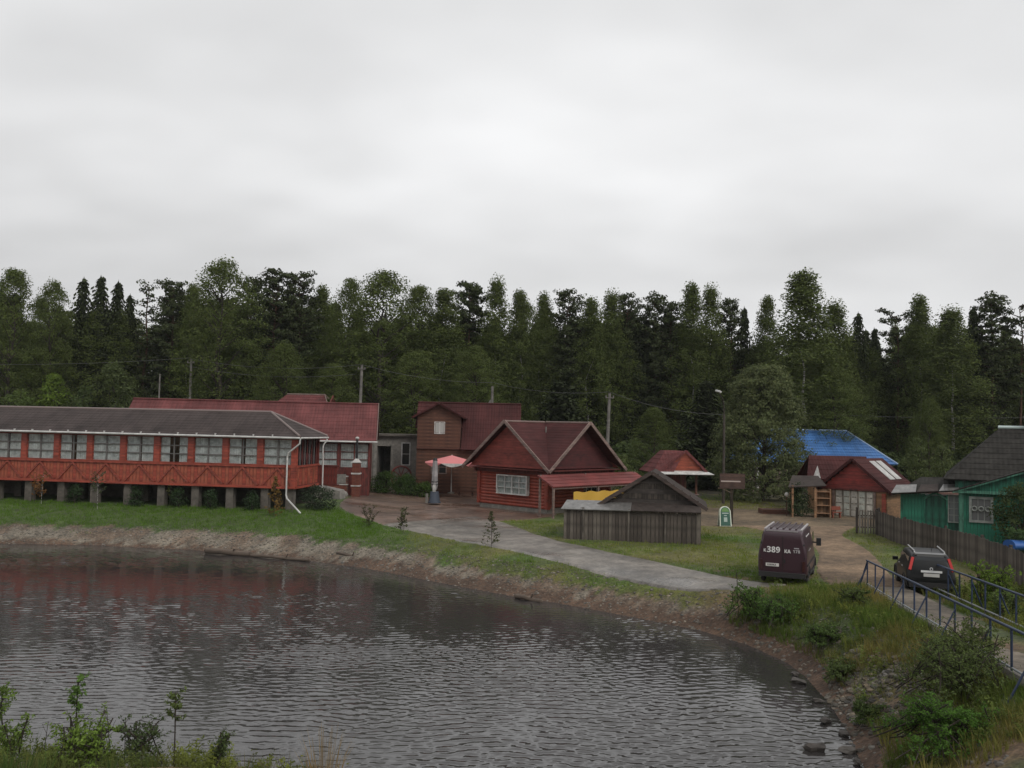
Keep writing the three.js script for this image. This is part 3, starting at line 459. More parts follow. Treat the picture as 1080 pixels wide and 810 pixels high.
{ // yellow sheet hung under the awning
  const P = []; const n = 20, pt = (i, j) => V(4.6 + i / n * 4.4, 1.88 - j * 0.16 + 0.05 * Math.sin(i * 1.3 + j), -64.2 - i / n * 3.6 + 0.12 * Math.sin(i * 0.9) * j / 8 + j * 0.03); for (let i = 0; i < n; i++) for (let j = 0; j < 8; j++) { const a = pt(i, j), b = pt(i + 1, j), c = pt(i + 1, j + 1), d = pt(i, j + 1); P.push(a, c, b, a, d, c); }
  const g = mergeVertices(new THREE.BufferGeometry().setFromPoints(P)); g.computeVertexNormals(); single('tarpaulin', g, M(0.44, 0.26, 0.03, 0.75), 'bright yellow tarpaulin hanging under the red awning', 'tarpaulin');
}
// ---------------------------------------------------------------- grey plank shed
{
  const b = thing('plank_shed', 'weathered grey plank shed with gabled roof in front of the log cabin', 'shed', [3.2, -0.05, -52.35], -0.2);
  const R = rng(19), W = 7.75; const gms = [mat.greyWood, mat.greyWood2, mat.greyWood3, mat.greyWood];
  part(b, 'front_backing', [span(0.05, W - 0.05, 0.0, 1.75, -0.12, -0.06)], mat.greyWood3);
  let x = 0; const gs = [0.19, 0.23, 0.27].map((w) => setUV(bare(box(w - 0.015, 1.9, 0.035)))); const ws = [0.19, 0.23, 0.27];
  while (x < W - 0.1) { const k = Math.floor(R() * 3); piece(b, 'plank', gs[k], gms[Math.floor(R() * 4)], x + ws[k] / 2, 0.93 + (R() - 0.5) * 0.08, -0.02 + R() * 0.03, 0, (R() - 0.5) * 0.02); x += ws[k]; }
  for (const px of [1.15, 3.8, 5.9]) part(b, 'batten', box(0.12, 1.95, 0.06, px, 0.95, 0.05), mat.greyWood2);
  part(b, 'side_wall', [span(W - 0.06, W, 0, 1.9, -6, -0.03), span(0.0, 0.06, 0, 1.9, -6, -0.03)], mat.greyWood);
  part(b, 'lean_to_roof', roofSheet(V(-0.15, 1.82, 0.2), V(3.9, 1.86, 0.2), V(3.9, 2.28, -1.25), V(0.0, 2.24, -1.25), 1, 0.05, 0.0), mat.tin);
  part(b, 'lean_to_roof', roofSheet(V(3.9, 1.87, 0.2), V(W + 0.15, 1.9, 0.2), V(W + 0.1, 2.33, -1.25), V(3.9, 2.29, -1.25), 1, 0.05, 0.0), mat.tinDark);
  const gx = 5.05, hw = 2.95; const bg = [];
  for (let k = 0; k < 6; k++) { const y = 2.2 + k * 0.3, w = hw * (1 - (k * 0.3 + 0.12) / 1.9) * 2 - 0.1; if (w > 0.3) part(b, 'gable_board', box(w, 0.285, 0.04, gx, y + 0.12, -1.05 + (k % 2) * 0.012), k % 2 ? mat.greyWood3 : M(0.075, 0.062, 0.055, 0.9, { map: T.woodh })); }
  part(b, 'gable_backing', poly([[gx - hw + 0.15, 2.0], [gx + hw - 0.15, 2.0], [gx, 3.85]], -1.2, -1.1), mat.greyWood3);
  part(b, 'roof_slope', roofSheet(V(gx + hw + 0.25, 2.02, -0.75), V(gx + hw + 0.25, 2.02, -6.2), V(gx, 4.05, -6.2), V(gx, 4.05, -0.75), 5, 0.08, 0.02), mat.tinDark); part(b, 'roof_slope', roofSheet(V(gx - hw - 0.25, 2.02, -6.2), V(gx - hw - 0.25, 2.02, -0.75), V(gx, 4.05, -0.75), V(gx, 4.05, -6.2), 5, 0.08, 0.02), mat.tinDark);
  part(b, 'barge_board', [beam(V(gx + hw + 0.25, 1.98, -0.72), V(gx, 4.04, -0.72), 0.05, 0.2), beam(V(gx - hw - 0.25, 1.98, -0.72), V(gx, 4.04, -0.72), 0.05, 0.2)], M(0.085, 0.06, 0.05, 0.85, { map: T.woodh }));
}
// ---------------------------------------------------------------- red-roofed kiosk
{
  const b = thing('kiosk', 'small open kiosk with red pyramid-like roof behind the plank shed', 'kiosk', [13.9, 0.0, -76.2], 0.12);
  for (const [x, z] of [[-1.6, 1.5], [1.6, 1.5], [-1.6, -1.5], [1.6, -1.5], [0.3, 1.5]]) part(b, 'post', box(0.16, 3.0, 0.16, x, 1.5, z), mat.rust);
  part(b, 'counter_wall', [box(3.4, 1.1, 0.08, 0, 0.55, 1.5), box(0.08, 1.1, 3.0, 1.7, 0.55, 0), box(3.4, 2.9, 0.08, 0, 1.45, -1.5)], mat.redDark); part(b, 'counter', box(3.6, 0.07, 0.5, 0, 1.13, 1.5), mat.trim);
  const E = 2.35, A = V(0.55, 4.75, 1.6), B = V(-0.55, 4.75, -0.4);
  part(b, 'roof_slope', roofSheet(V(-E, 2.95, 2.2), V(-0.6, 2.95, 2.2), A, V(-0.9, 4.75, 0.6), 5), mat.redRoof); part(b, 'roof_slope', roofSheet(V(-E, 2.95, -2.2), V(-E, 2.95, 2.2), V(-0.9, 4.75, 0.6), V(-0.9, 4.75, -0.6), 5), mat.redRoof); part(b, 'roof_slope', roofSheet(V(E, 2.95, 2.2), V(E, 2.95, -2.2), V(0.6, 4.75, -0.6), A, 5), mat.redRoof); part(b, 'roof_slope', roofSheet(V(E, 2.95, -2.2), V(-E, 2.95, -2.2), V(-0.9, 4.75, -0.6), V(0.6, 4.75, -0.6), 5), mat.redRoof);
  part(b, 'gable', poly([[-1.55, 3.1], [2.2, 3.1], [0.55, 4.6]], 1.75, 1.85), M(0.32, 0.065, 0.03, 0.7, { map: T.woodh }));
  part(b, 'barge_board', [beam(V(-1.65, 3.02, 2.1), V(0.55, 4.78, 1.95), 0.07, 0.18), beam(V(2.35, 3.02, 2.1), V(0.55, 4.78, 1.95), 0.07, 0.18)], mat.redRoof);
  part(b, 'front_canopy', roofSheet(V(-1.9, 2.88, 2.75), V(2.75, 2.88, 2.75), V(2.3, 3.12, 1.9), V(-1.6, 3.12, 1.9), 1, 0.05, 0), mat.white);
}
// ---------------------------------------------------------------- blue-roofed house
{
  const b = thing('blue_roofed_house', 'house with bright blue metal hipped roof partly behind the round tree', 'house', [33, 0.3, -94.5], 0.02);
  const W = 7.6, ye = 3.05, yr = 6.5; part(b, 'wall', span(-W, W - 0.4, -0.4, 3.05, -8.5, 0), M(0.17, 0.13, 0.10, 0.85, { map: T.woodh }));
  part(b, 'roof_slope', roofSheet(V(-W - 0.5, ye, 0.6), V(W + 0.4, ye, 0.6), V(4.4, yr, -4.2), V(-4.4, yr, -4.2), 12, 0.09, 0.045), mat.blueRoof); part(b, 'roof_slope', roofSheet(V(W + 0.4, ye, -9), V(-W - 0.5, ye, -9), V(-4.4, yr, -4.2), V(4.4, yr, -4.2), 12), mat.blueRoof);
  part(b, 'roof_hip', roofSheet(V(W + 0.4, ye, 0.6), V(W + 0.4, ye, -9), V(4.4, yr, -4.2), V(4.4, yr, -4.2), 12), mat.blueRoof); part(b, 'roof_hip', roofSheet(V(-W - 0.5, ye, -9), V(-W - 0.5, ye, 0.6), V(-4.4, yr, -4.2), V(-4.4, yr, -4.2), 12), mat.blueRoof);
  part(b, 'ridge_cap', [bar(V(-4.4, yr + 0.03, -4.2), V(4.4, yr + 0.03, -4.2), 0.08), bar(V(4.4, yr + 0.03, -4.2), V(W + 0.4, ye + 0.05, 0.6), 0.08)], M(0.3, 0.4, 0.55, 0.5));
  part(b, 'corner_board', [box(0.3, 2.9, 0.06, -0.6, 1.5, 0.04), box(0.3, 2.9, 0.06, -6.8, 1.5, 0.04)], mat.white); part(b, 'door', box(1.3, 2.4, 0.06, -1.6, 1.2, 0.04), M(0.07, 0.045, 0.03, 0.8, { map: T.wood }));
  for (const x of [-3.4, -5.4]) windowAt(b, x, 1.6, 0.05, 1.1, 1.3, 2, 2, mat.trim, { frame: 0.08 });
  part(b, 'veranda_post', [box(0.14, 3, 0.14, -7.4, 1.5, 1.6), box(0.14, 3, 0.14, -4.6, 1.5, 1.6)], mat.greyWood);
}
// ---------------------------------------------------------------- garage with the red gable
{
  const b = thing('garage', 'low garage with red gable, wine red roof and white panelled doors', 'garage', [26.8, 0.0, -69.3], -0.74);
  const wh = 2.5; part(b, 'wall', [span(-wh, -1.5, -0.2, 2.2, -6, 0), span(1.5, wh, -0.2, 2.2, -6, 0), span(-1.5, 1.5, 2.1, 2.2, -0.4, 0), span(-1.5, 1.5, -0.2, 2.2, -6, -5.9)], mat.ochre);
  for (let k = 0; k < 5; k++) { const x = -1.5 + k * 0.6; const d = sub(b, 'door_leaf'); part(d, 'leaf', box(0.575, 2.08, 0.05, x + 0.3, 1.05, -0.06 - (k % 2) * 0.02), M(0.62, 0.58, 0.50, 0.7, { map: T.wood })); for (let j = 0; j < 4; j++) part(d, 'panel', box(0.42, 0.4, 0.03, x + 0.3, 0.32 + j * 0.5, -0.02 - (k % 2) * 0.02), M(0.74 - 0.06 * (k % 2), 0.70, 0.62, 0.7, { map: T.mottle })); }
  part(b, 'door_post', box(0.16, 2.2, 0.1, -1.6, 1.1, 0.03), mat.trim); part(b, 'door_post', box(0.16, 2.2, 0.1, 1.6, 1.1, 0.03), mat.trim); part(b, 'red_post', box(0.3, 2.0, 0.1, 2.3, 1.0, 0.06), mat.redPaint);
  const nb = 8; for (let k = 0; k < nb; k++) { const h = 2.2 / nb, w = 2.5 * 2 * (1 - (k + 0.15) / nb) - 0.1; if (w > 0.2) part(b, 'gable_board', box(w, h - 0.015, 0.05, 0, 2.22 + (k + 0.5) * h, 0.02 + (k % 2) * 0.012), M(0.30 + 0.03 * (k % 3), 0.045, 0.035, 0.6, { map: T.woodh })); }
  part(b, 'gable_backing', poly([[-2.5, 2.2], [2.5, 2.2], [0, 4.3]], -0.1, -0.02), mat.redDark);
  part(b, 'roof_slope', roofSheet(V(3.0, 2.02, 0.45), V(3.0, 2.02, -6.0), V(0, 4.55, -6.0), V(0, 4.55, 0.45), 7, 0.09, 0.02), mat.wineRoof); part(b, 'roof_slope', roofSheet(V(-3.0, 2.02, -6.0), V(-3.0, 2.02, 0.45), V(0, 4.55, 0.45), V(0, 4.55, -6.0), 7, 0.09, 0.02), mat.wineRoof);
  for (const s of [-1, 1]) part(b, 'barge_board', beam(V(s * 3.02, 2.0, 0.48), V(0, 4.53, 0.48), 0.06, 0.2), mat.wineRoof);
  part(b, 'fascia', box(5.1, 0.14, 0.08, 0, 2.18, 0.12), mat.redDark);
  for (const z of [-2.9, -4.3]) part(b, 'roof_panel', roofSheet(V(1.95, 2.98, z + 0.55), V(1.95, 2.98, z - 0.55), V(0.3, 4.36, z - 0.55), V(0.3, 4.36, z + 0.55), 1, 0.03, 0), M(0.58, 0.57, 0.55, 0.5, { map: T.mottle }));
  // the wing and the porch turn their fronts to the lake
  const wing = sub(b, 'wing'); wing.rotation.y = 0.74 - 0.1; wing.position.set(0, 0, 0); const W = (x, y, z) => V(x - 26.8, y, z + 69.3);
  part(wing, 'wing_wall', span(-1.6, 3.0, -0.2, 3.0, -8.5, -5.2), mat.ochre); part(wing, 'wing_roof', roofSheet(V(-2.9, 2.75, -3.0), V(2.0, 2.75, -3.0), V(2.6, 4.62, -5.8), V(-2.1, 4.62, -5.8), 5, 0.09, 0.02), mat.wineRoof); part(wing, 'wing_roof', roofSheet(V(3.4, 2.75, -8.6), V(-2.5, 2.75, -8.6), V(-2.1, 4.62, -5.8), V(2.6, 4.62, -5.8), 5), mat.wineRoof);
  part(wing, 'white_gable', poly([[-2.5, 2.85], [-1.9, 2.85], [-2.15, 3.85]], -2.7, -2.6), mat.white);
  const porch = sub(b, 'porch'); porch.rotation.y = 0.74;
  part(porch, 'porch_roof', roofSheet(V(-5.5, 2.35, 1.2), V(-2.5, 2.5, 1.0), V(-1.9, 3.05, -2.6), V(-4.0, 3.05, -2.6), 1, 0.06, 0), mat.tinDark);
  for (const [x, z] of [[-3.35, 0.9], [-5.1, 1.0], [-4.2, -2.4]]) part(porch, 'porch_post', box(0.13, 2.5, 0.13, x, 1.2, z), mat.ochre);
  part(porch, 'shelf', [box(1.05, 0.06, 0.4, -2.7, 0.35, 0.7), box(1.05, 0.06, 0.4, -2.7, 0.95, 0.7), box(1.05, 0.06, 0.4, -2.7, 1.5, 0.7), box(1.05, 0.06, 0.4, -2.7, 2.0, 0.7), box(0.08, 2.2, 0.42, -3.24, 1.1, 0.7), box(0.08, 2.2, 0.42, -2.16, 1.1, 0.7)], M(0.24, 0.13, 0.07, 0.8)); part(porch, 'shelf_back', box(1.0, 2.1, 0.03, -2.7, 1.1, 0.48), mat.woodTan);
  part(porch, 'bench', [box(0.7, 0.06, 0.35, -1.65, 0.45, 0.8), box(0.06, 0.45, 0.3, -1.95, 0.22, 0.8), box(0.06, 0.45, 0.3, -1.4, 0.22, 0.8), box(0.7, 0.3, 0.05, -1.65, 0.75, 0.63)], M(0.22, 0.06, 0.035, 0.7));
}
// ---------------------------------------------------------------- green house behind the fence
{
  const b = thing('green_house', 'emerald green wooden house with dark slate roof behind the plank fence', 'house', [26.5, 0.0, -52.3], -0.47);
  const pl = (g, x0, x1, y0, y1, z, m, n) => { const w = (x1 - x0) / n, geo = setUV(bare(box(w - 0.012, y1 - y0, 0.03))); for (let k = 0; k < n; k++) piece(g, 'plank', geo, m, x0 + (k + 0.5) * w, (y0 + y1) / 2, z + (k % 2) * 0.005); };
  part(b, 'annex_wall', span(-3.2, 0, -0.2, 2.9, -2.2, -0.35), mat.greenDark); pl(b, -3.2, -1.95, 0, 3.0, -0.32, mat.green, 7); pl(b, -1.9, -0.75, 0, 2.9, -0.34, mat.greenDark, 3);
  part(b, 'door_frame', [box(0.1, 3.0, 0.08, -1.95, 1.5, -0.3), box(0.1, 3.0, 0.08, -0.72, 1.5, -0.3), box(0.14, 3.0, 0.1, -3.2, 1.5, -0.3)], mat.green); part(b, 'door_arch', [tube([V(-2.0, 2.7, -0.27), V(-1.35, 3.05, -0.27), V(-0.7, 2.7, -0.27)], 0.07, 12)], mat.greenPale);
  windowAt(b, -0.36, 2.2, -0.26, 0.66, 1.65, 2, 4, mat.oldWhite, { frame: 0.07, pane: M(0.16, 0.17, 0.17, 0.2) });
  part(b, 'main_wall', span(0, 12, -0.2, 3.4, -9, 0), mat.greenDark); pl(b, 0.12, 6, 0, 3.25, 0.02, mat.green, 32); part(b, 'corner_board', [box(0.26, 3.3, 0.1, 0.02, 1.65, 0.05), box(0.1, 3.3, 0.3, -0.07, 1.65, -0.15)], mat.greenPale);
  part(b, 'pediment', [poly([[0.1, 3.3], [6.6, 3.3], [3.4, 4.55]], -0.02, 0.06)], mat.green); part(b, 'cornice', [beam(V(-0.45, 3.22, 0.3), V(3.4, 4.6, 0.3), 0.24, 0.14), beam(V(7.2, 3.22, 0.3), V(3.4, 4.6, 0.3), 0.24, 0.14), box(7.4, 0.16, 0.34, 3.4, 3.26, 0.2)], mat.greenPale);
  part(b, 'pediment_roof', roofSheet(V(-0.55, 3.26, 0.45), V(3.4, 4.68, 0.45), V(3.4, 4.68, -2.2), V(-0.55, 3.26, -2.2), 1, 0.06, 0), mat.slateRoof); part(b, 'pediment_roof', roofSheet(V(3.4, 4.68, 0.45), V(7.3, 3.26, 0.45), V(7.3, 3.26, -2.2), V(3.4, 4.68, -2.2), 1, 0.06, 0), mat.slateRoof);
  windowAt(b, 1.05, 2.25, 0.1, 1.25, 1.5, 3, 2, mat.oldWhite, { frame: 0.14, pane: M(0.12, 0.12, 0.12, 0.2), curtain: undefined }); windowAt(b, 4.2, 2.25, 0.1, 1.25, 1.5, 3, 2, mat.oldWhite, { frame: 0.14, pane: M(0.12, 0.12, 0.12, 0.2) });
  const orn = sub(b, 'window_ornament'); for (let k = 0; k < 3; k++) part(orn, 'rosette', new THREE.TorusGeometry(0.13, 0.035, 6, 14).translate(0.7 + k * 0.35, 2.3, 0.17), mat.oldWhite);
  part(b, 'annex_roof', roofSheet(V(-3.7, 2.95, 0.3), V(-0.1, 3.3, 0.3), V(-0.1, 3.95, -2.6), V(-2.2, 3.9, -2.6), 1, 0.06, 0), mat.slateRoof);
  for (const [x0, x1, m] of [[-3.75, -2.4, mat.tin], [-2.35, -1.2, mat.tinDark], [-1.15, -0.1, mat.tin]]) part(b, 'annex_roof_sheet', roofSheet(V(x0, 3.0 + (x0 + 3.7) * 0.097, 0.36), V(x1, 3.0 + (x1 + 3.7) * 0.097, 0.36), V(x1, 3.42 + (x1 + 3.7) * 0.06, -1.1), V(x0 + 0.2, 3.42 + (x0 + 3.7) * 0.06, -1.1), 1, 0.03, 0), m);
  const ye = 3.95, yr = 7.05; part(b, 'roof_slope', roofSheet(V(-0.9, ye, 0.0), V(13, ye, 0.0), V(10, yr, -5), V(2.2, yr, -5), 10, 0.08, 0.02), mat.slateRoof); part(b, 'roof_hip', roofSheet(V(-0.9, ye, -10), V(-0.9, ye, 0.0), V(2.2, yr, -5), V(2.2, yr, -5), 10, 0.08, 0.02), mat.slateRoof); part(b, 'roof_slope', roofSheet(V(13, ye, -10), V(-0.9, ye, -10), V(2.2, yr, -5), V(10, yr, -5), 8, 0.08, 0.02), mat.slateRoof);
  part(b, 'ridge_cap', bar(V(2.1, yr + 0.05, -5), V(10, yr + 0.05, -5), 0.11), M(0.42, 0.5, 0.48, 0.5)); part(b, 'eave_wall', span(-0.3, 12, 3.4, 3.95, -9, -0.3), mat.greenDark);
  part(b, 'chimney', [box(0.7, 1.0, 0.7, 3.9, 7.2, -5), box(0.85, 0.12, 0.85, 3.9, 7.75, -5)], mat.pier);
}
{ // grey plank fence
  const f = thing('plank_fence', 'long weathered grey plank fence in front of the green house', 'fence', [0, 0, 0]); const R = rng(31);
  const pts = [[23.8, -58.0], [23.2, -52.5], [23.5, -48.2], [23.5, -44.5], [22.5, -40.2], [21.6, -36.5], [20.9, -33.5]]; const gs = [0.12, 0.14, 0.16].map((w) => setUV(bare(box(w, 1.55, 0.025)))); const gms = [mat.greyWood, mat.greyWood2, mat.greyWood3];
  const mk = gms.map((m) => { const c = m.clone(); c.color.multiplyScalar(0.85); return c; });
  for (let i = 0; i < pts.length - 1; i++) { const a = pts[i], b = pts[i + 1], dx = b[0] - a[0], dz = b[1] - a[1], l = Math.hypot(dx, dz), ry = -Math.atan2(dz, dx); const n = Math.floor(l / 0.155);
    for (let k = 0; k < n; k++) { const t = (k + 0.5) / n, x = a[0] + dx * t, z = a[1] + dz * t; piece(f, 'plank', gs[Math.floor(R() * 3)], mk[Math.floor(R() * 3)], x, ground(x, z) + 0.77 + (R() - 0.5) * 0.08, z + (R() - 0.5) * 0.015, ry, (R() - 0.5) * 0.03); }
    const ga = ground(...a), gb = ground(...b), ox = dz / l * 0.05, oz = -dx / l * 0.05; for (const h of [0.4, 1.2]) part(f, 'rail', beam(V(a[0] + ox, ga + h, a[1] + oz), V(b[0] + ox, gb + h, b[1] + oz), 0.05, 0.09), mat.greyWood3); part(f, 'post', box(0.12, 1.7, 0.12, a[0] + ox * 2, ga + 0.8, a[1] + oz * 2), mat.greyWood3); }
}
{
  const f = thing('picket_gate', 'small pale grey picket gate at the end of the plank fence', 'gate', [22.75, 0.0, -58.0], -0.15); const g = setUV(bare(poly([[-0.055, 0], [0.055, 0], [0.055, 1.42], [0, 1.55], [-0.055, 1.42]], 0, 0.025)));
  for (let k = 0; k < 7; k++) piece(f, 'picket', g, k % 3 ? mat.greyWood2 : M(0.3, 0.28, 0.25, 0.9, { map: T.wood }), 0.05 + k * 0.17, 0.05, 0); part(f, 'rail', [box(1.2, 0.08, 0.04, 0.56, 0.45, -0.03), box(1.2, 0.08, 0.04, 0.56, 1.2, -0.03)], mat.greyWood); part(f, 'gate_post', [box(0.13, 1.75, 0.13, -0.12, 0.85, -0.02)], mat.greyWood3); part(f, 'gate_post', box(0.13, 1.75, 0.13, 1.24, 0.85, -0.02), mat.greyWood3);
}
{ // sheds' dark side wall between garage and green house
  const b = thing('dark_shed', 'low dark boarded shed between the garage and the green house', 'shed', [30.0, 0, -62], 0.05); part(b, 'wall', span(0, 4.5, -0.2, 2.2, -3.5, 0), mat.greyWood3); const g = setUV(bare(box(0.2, 2.2, 0.03))); for (let k = 0; k < 21; k++) piece(b, 'plank', g, k % 3 ? mat.greyWood3 : mat.rust, 0.12 + k * 0.215, 1.1, 0.02); part(b, 'roof', roofSheet(V(-0.3, 2.15, 0.4), V(4.8, 2.15, 0.4), V(4.8, 2.9, -3.8), V(-0.3, 2.9, -3.8), 3), mat.rust);
}
// ---------------------------------------------------------------- signs
{
  const s = thing('wooden_signboard', 'brown wooden signboard on a single post at the edge of the yard', 'sign', [15.55, 0, -62.4], -0.05);
  part(s, 'post', [box(0.2, 3.4, 0.16, 0.0, 1.7, 0)], M(0.055, 0.04, 0.025, 0.9, { map: T.wood })); const bd = sub(s, 'board'); for (let k = 0; k < 4; k++) part(bd, 'plank', box(1.75, 0.255, 0.05, 0.02, 2.62 + k * 0.265, 0.12), M(0.10, 0.055, 0.042, 0.8, { map: T.woodh })); part(bd, 'white_line', box(1.35, 0.09, 0.01, -0.1, 3.0, 0.155), M(0.4, 0.33, 0.3, 0.8));
  part(s, 'bracket', [beam(V(-0.75, 2.5, 0.05), V(0, 2.2, 0.05), 0.06, 0.06), box(1.5, 0.07, 0.07, -0.2, 2.5, 0.06)], M(0.12, 0.09, 0.06, 0.9));
}
{
  const s = thing('pavement_sign', 'green arched standing board sign with white frame on the grass', 'sign', [14.75, 0.02, -61.0], 0.12);
  const arch = (w, h, r) => { const sh = new THREE.Shape(); sh.moveTo(-w, 0); sh.lineTo(w, 0); sh.lineTo(w * 0.93, h - r); sh.absarc(0, h - r, w * 0.93, 0, Math.PI, false); sh.lineTo(-w, 0); return new THREE.ExtrudeGeometry(sh, { depth: 0.03, bevelEnabled: false }); };
  for (const k of [0, 1]) { const g = new THREE.Group(); g.name = 'leaf'; g.rotation.x = k ? 0.16 : -0.16; g.position.z = k ? -0.3 : 0.18; s.add(g); part(g, 'frame', arch(0.42, 1.36, 0.39), M(0.62, 0.66, 0.56, 0.6)); part(g, 'panel', arch(0.35, 1.27, 0.325).translate(0, 0.03, 0.012), M(0.02, 0.085, 0.06, 0.5)); if (!k) {
    const pr = sub(g, 'print'); part(pr, 'green_top', [new THREE.CircleGeometry(0.27, 20, 0, Math.PI).translate(0, 0.98, 0.046)], M(0.12, 0.24, 0.07, 0.6)); part(pr, 'lettering', [box(0.46, 0.07, 0.004, 0, 0.88, 0.046), box(0.2, 0.06, 0.004, 0, 0.72, 0.046), box(0.24, 0.3, 0.004, 0, 0.45, 0.046)], M(0.36, 0.44, 0.40, 0.7)); } }
}
{
  const p = thing('plank_planter', 'low brown timber-edged flower bed in the yard beyond the van', 'planter', [21.2, 0.05, -71.0], 0.0);
  part(p, 'edge', [box(2.4, 0.35, 0.1, 0, 0.17, 0.6), box(2.4, 0.35, 0.1, 0, 0.17, -0.6), box(0.1, 0.35, 1.1, -1.15, 0.17, 0), box(0.1, 0.35, 1.1, 1.15, 0.17, 0)], M(0.13, 0.055, 0.035, 0.9, { map: T.woodh })); part(p, 'soil', box(2.2, 0.3, 1.1, 0, 0.18, 0), M(0.14, 0.075, 0.05, 0.95, { map: T.mottle }));
}
// ---------------------------------------------------------------- utility poles, street lamp, wires
function pole(label, x, z, h, r, o = {}) {
  const y = ground(x, z), p = thing('utility_pole', label, 'pole', [x, y, z], 0, 'utility poles along the forest edge'); const m = o.mat || mat.pole; part(p, 'shaft', bar(V(0, -0.3, 0), V(o.lean || 0, h, 0), r * 1.25, r * 0.8), m);
  if (o.strut) part(p, 'strut', bar(V(-2.2 * o.strut, -0.3, 0.1), V(-0.1, h * 0.86, 0.1), r * 1.1, r * 0.8), m);
  if (o.arm) { part(p, 'crossarm', box(0.8, 0.09, 0.09, o.lean || 0, h - 0.45, 0.15), m); for (const k of [-0.34, 0, 0.34]) part(p, 'insulator', new THREE.CylinderGeometry(0.05, 0.06, 0.18, 8).translate((o.lean || 0) + k, h - 0.32, 0.15), mat.pole); }
  return p;
}
pole('thin pale post above the left end of the hall ridge', -37.8, -95, 11.0, 0.1);
pole('grey concrete utility pole behind the hall, near the reddish trunk', -36.3, -100, 12.9, 0.16, { arm: 1 });
pole('grey utility pole with crossarm above the right part of the hall roof', -15.8, -92, 12.3, 0.17, { arm: 1, lean: 0.15 });
pole('utility pole with slanted strut behind the brown house ridge', -2.1, -95, 10.7, 0.17, { strut: 2.2 });
pole('grey utility pole rising behind the right gable of the log cabin', 8.8, -82, 9.8, 0.16, { arm: 1, lean: 0.25 });
{
  const y = ground(19.2, -80), p = thing('street_lamp', 'slim street lamp with pale head beside the round tree', 'street lamp', [19.2, y, -80]); part(p, 'shaft', bar(V(0, -0.2, 0), V(0.0, 8.0, 0), 0.14, 0.1), mat.greyWood3); part(p, 'arm', tube([V(0, 7.6, 0), V(-0.1, 9.2, 0), V(-0.5, 9.9, 0.2)], 0.045, 12), mat.greyWood3); part(p, 'lamp_head', box(0.22, 0.16, 0.75, -0.62, 10.05, 0.35, 0.15, 0.4, -0.5), mat.white);
}
{
  const y = ground(21.4, -68.8), p = thing('garden_lamp', 'white globe garden lamp beside the dark shrub by the garage', 'lamp', [21.4, y, -68.8]); part(p, 'post', bar(V(0, 0, 0), V(0, 1.55, 0), 0.04), mat.rust); part(p, 'globe', new THREE.SphereGeometry(0.17, 16, 12).translate(0, 1.7, 0), mat.cap);
}
{
  const wire = (a, b, sag, lab) => { const n = 24, pts = []; for (let i = 0; i <= n; i++) { const t = i / n; pts.push(V(lerp(a[0], b[0], t), lerp(a[1], b[1], t) - sag * 4 * t * (1 - t), lerp(a[2], b[2], t))); } single('power_line', tube(pts, 0.016, 48, 5), M(0.09, 0.09, 0.09, 0.6), lab, 'wire', 'power lines between the poles'); };
  wire([-80, 12.9, -103], [-36.3, 13.5, -99.8], 0.8, 'power line running left from the pole behind the hall'); wire([-36.3, 13.4, -99.8], [-15.7, 12.6, -91.8], 0.7, 'power line between the two poles above the hall roof'); wire([-36.8, 12.6, -99.8], [-16.2, 11.6, -91.8], 0.7, 'lower power line between the two poles above the hall roof'); wire([-15.6, 12.6, -91.8], [-2.1, 11.2, -95], 0.5, 'power line from the hall pole to the strutted pole'); wire([-2.1, 11.2, -95], [9.0, 9.9, -81.8], 0.5, 'power line from the strutted pole to the cabin pole'); wire([9.0, 9.9, -81.8], [19.2, 8.0, -80], 0.5, 'power line from the cabin pole to the street lamp'); wire([26, 9.2, -105], [75, 9.6, -104], 0.8, 'power line stretched before the trunks above the blue roof');
}
// ---------------------------------------------------------------- walkway with blue railings
{
  const w = new THREE.Group(); w.name = 'walkway'; w.userData.kind = 'structure'; scene.add(w); const R = rng(71), cm = [M(0.25, 0.215, 0.175, 0.9, { map: T.pave }), M(0.22, 0.19, 0.155, 0.9, { map: T.pave })];
  for (let z = -37.0, k = 0; z < -13; z += 1.5, k++) { const a = z, b = Math.min(-12, z + 1.48), q = (zz, o) => V(DECK(zz) + o, DECKY(zz), zz); part(w, 'slab', [roofSheet(q(b, 0.0), q(b, 1.5), q(a, 1.5), q(a, 0.0), 1, 0.16, 0).translate(0, 0.045 + (R() - 0.5) * 0.012, 0)], cm[k % 2]); }
  part(w, 'kerb', beam(V(DECK(-37) - 0.1, DECKY(-37) + 0.0, -37), V(DECK(-12) - 0.1, DECKY(-12) + 0.0, -12), 0.16, 0.2), mat.concrete);
}
function railing(label, off, z0, z1, stays) {
  const r = thing('railing', label, 'railing', [0, 0, 0], 0, 'blue railings of the walkway'); const P = (z, y) => V(DECK(z) + off, DECKY(z) + y, z); const n = Math.round((z1 - z0) / 1.38);
  for (let i = 0; i <= n; i++) { const z = lerp(z0, z1, i / n); part(r, 'post', bar(P(z, -0.35), P(z, 1.08), 0.03, 0.03, 8), mat.bluePaint); if (stays && i % 2 === stays % 2) part(r, 'stay', bar(P(z + 0.05, 0.9), V(DECK(z) + off - 0.62 * Math.sign(1.0 - off), DECKY(z) - 0.42, z - 0.1), 0.028, 0.028, 6), mat.bluePaint); }
  part(r, 'top_rail', [bar(P(z0 - 0.1, 1.1), P(z1, 1.1), 0.038, 0.038, 10)], mat.bluePaint); part(r, 'bottom_rail', bar(P(z0, 0.16), P(z1, 0.16), 0.03, 0.03, 8), M(0.2, 0.21, 0.22, 0.6)); part(r, 'end_stay', bar(P(z0, 1.08), V(DECK(z0) + off - 0.1, DECKY(z0) - 0.3, z0 - 0.75), 0.032), mat.bluePaint);
}
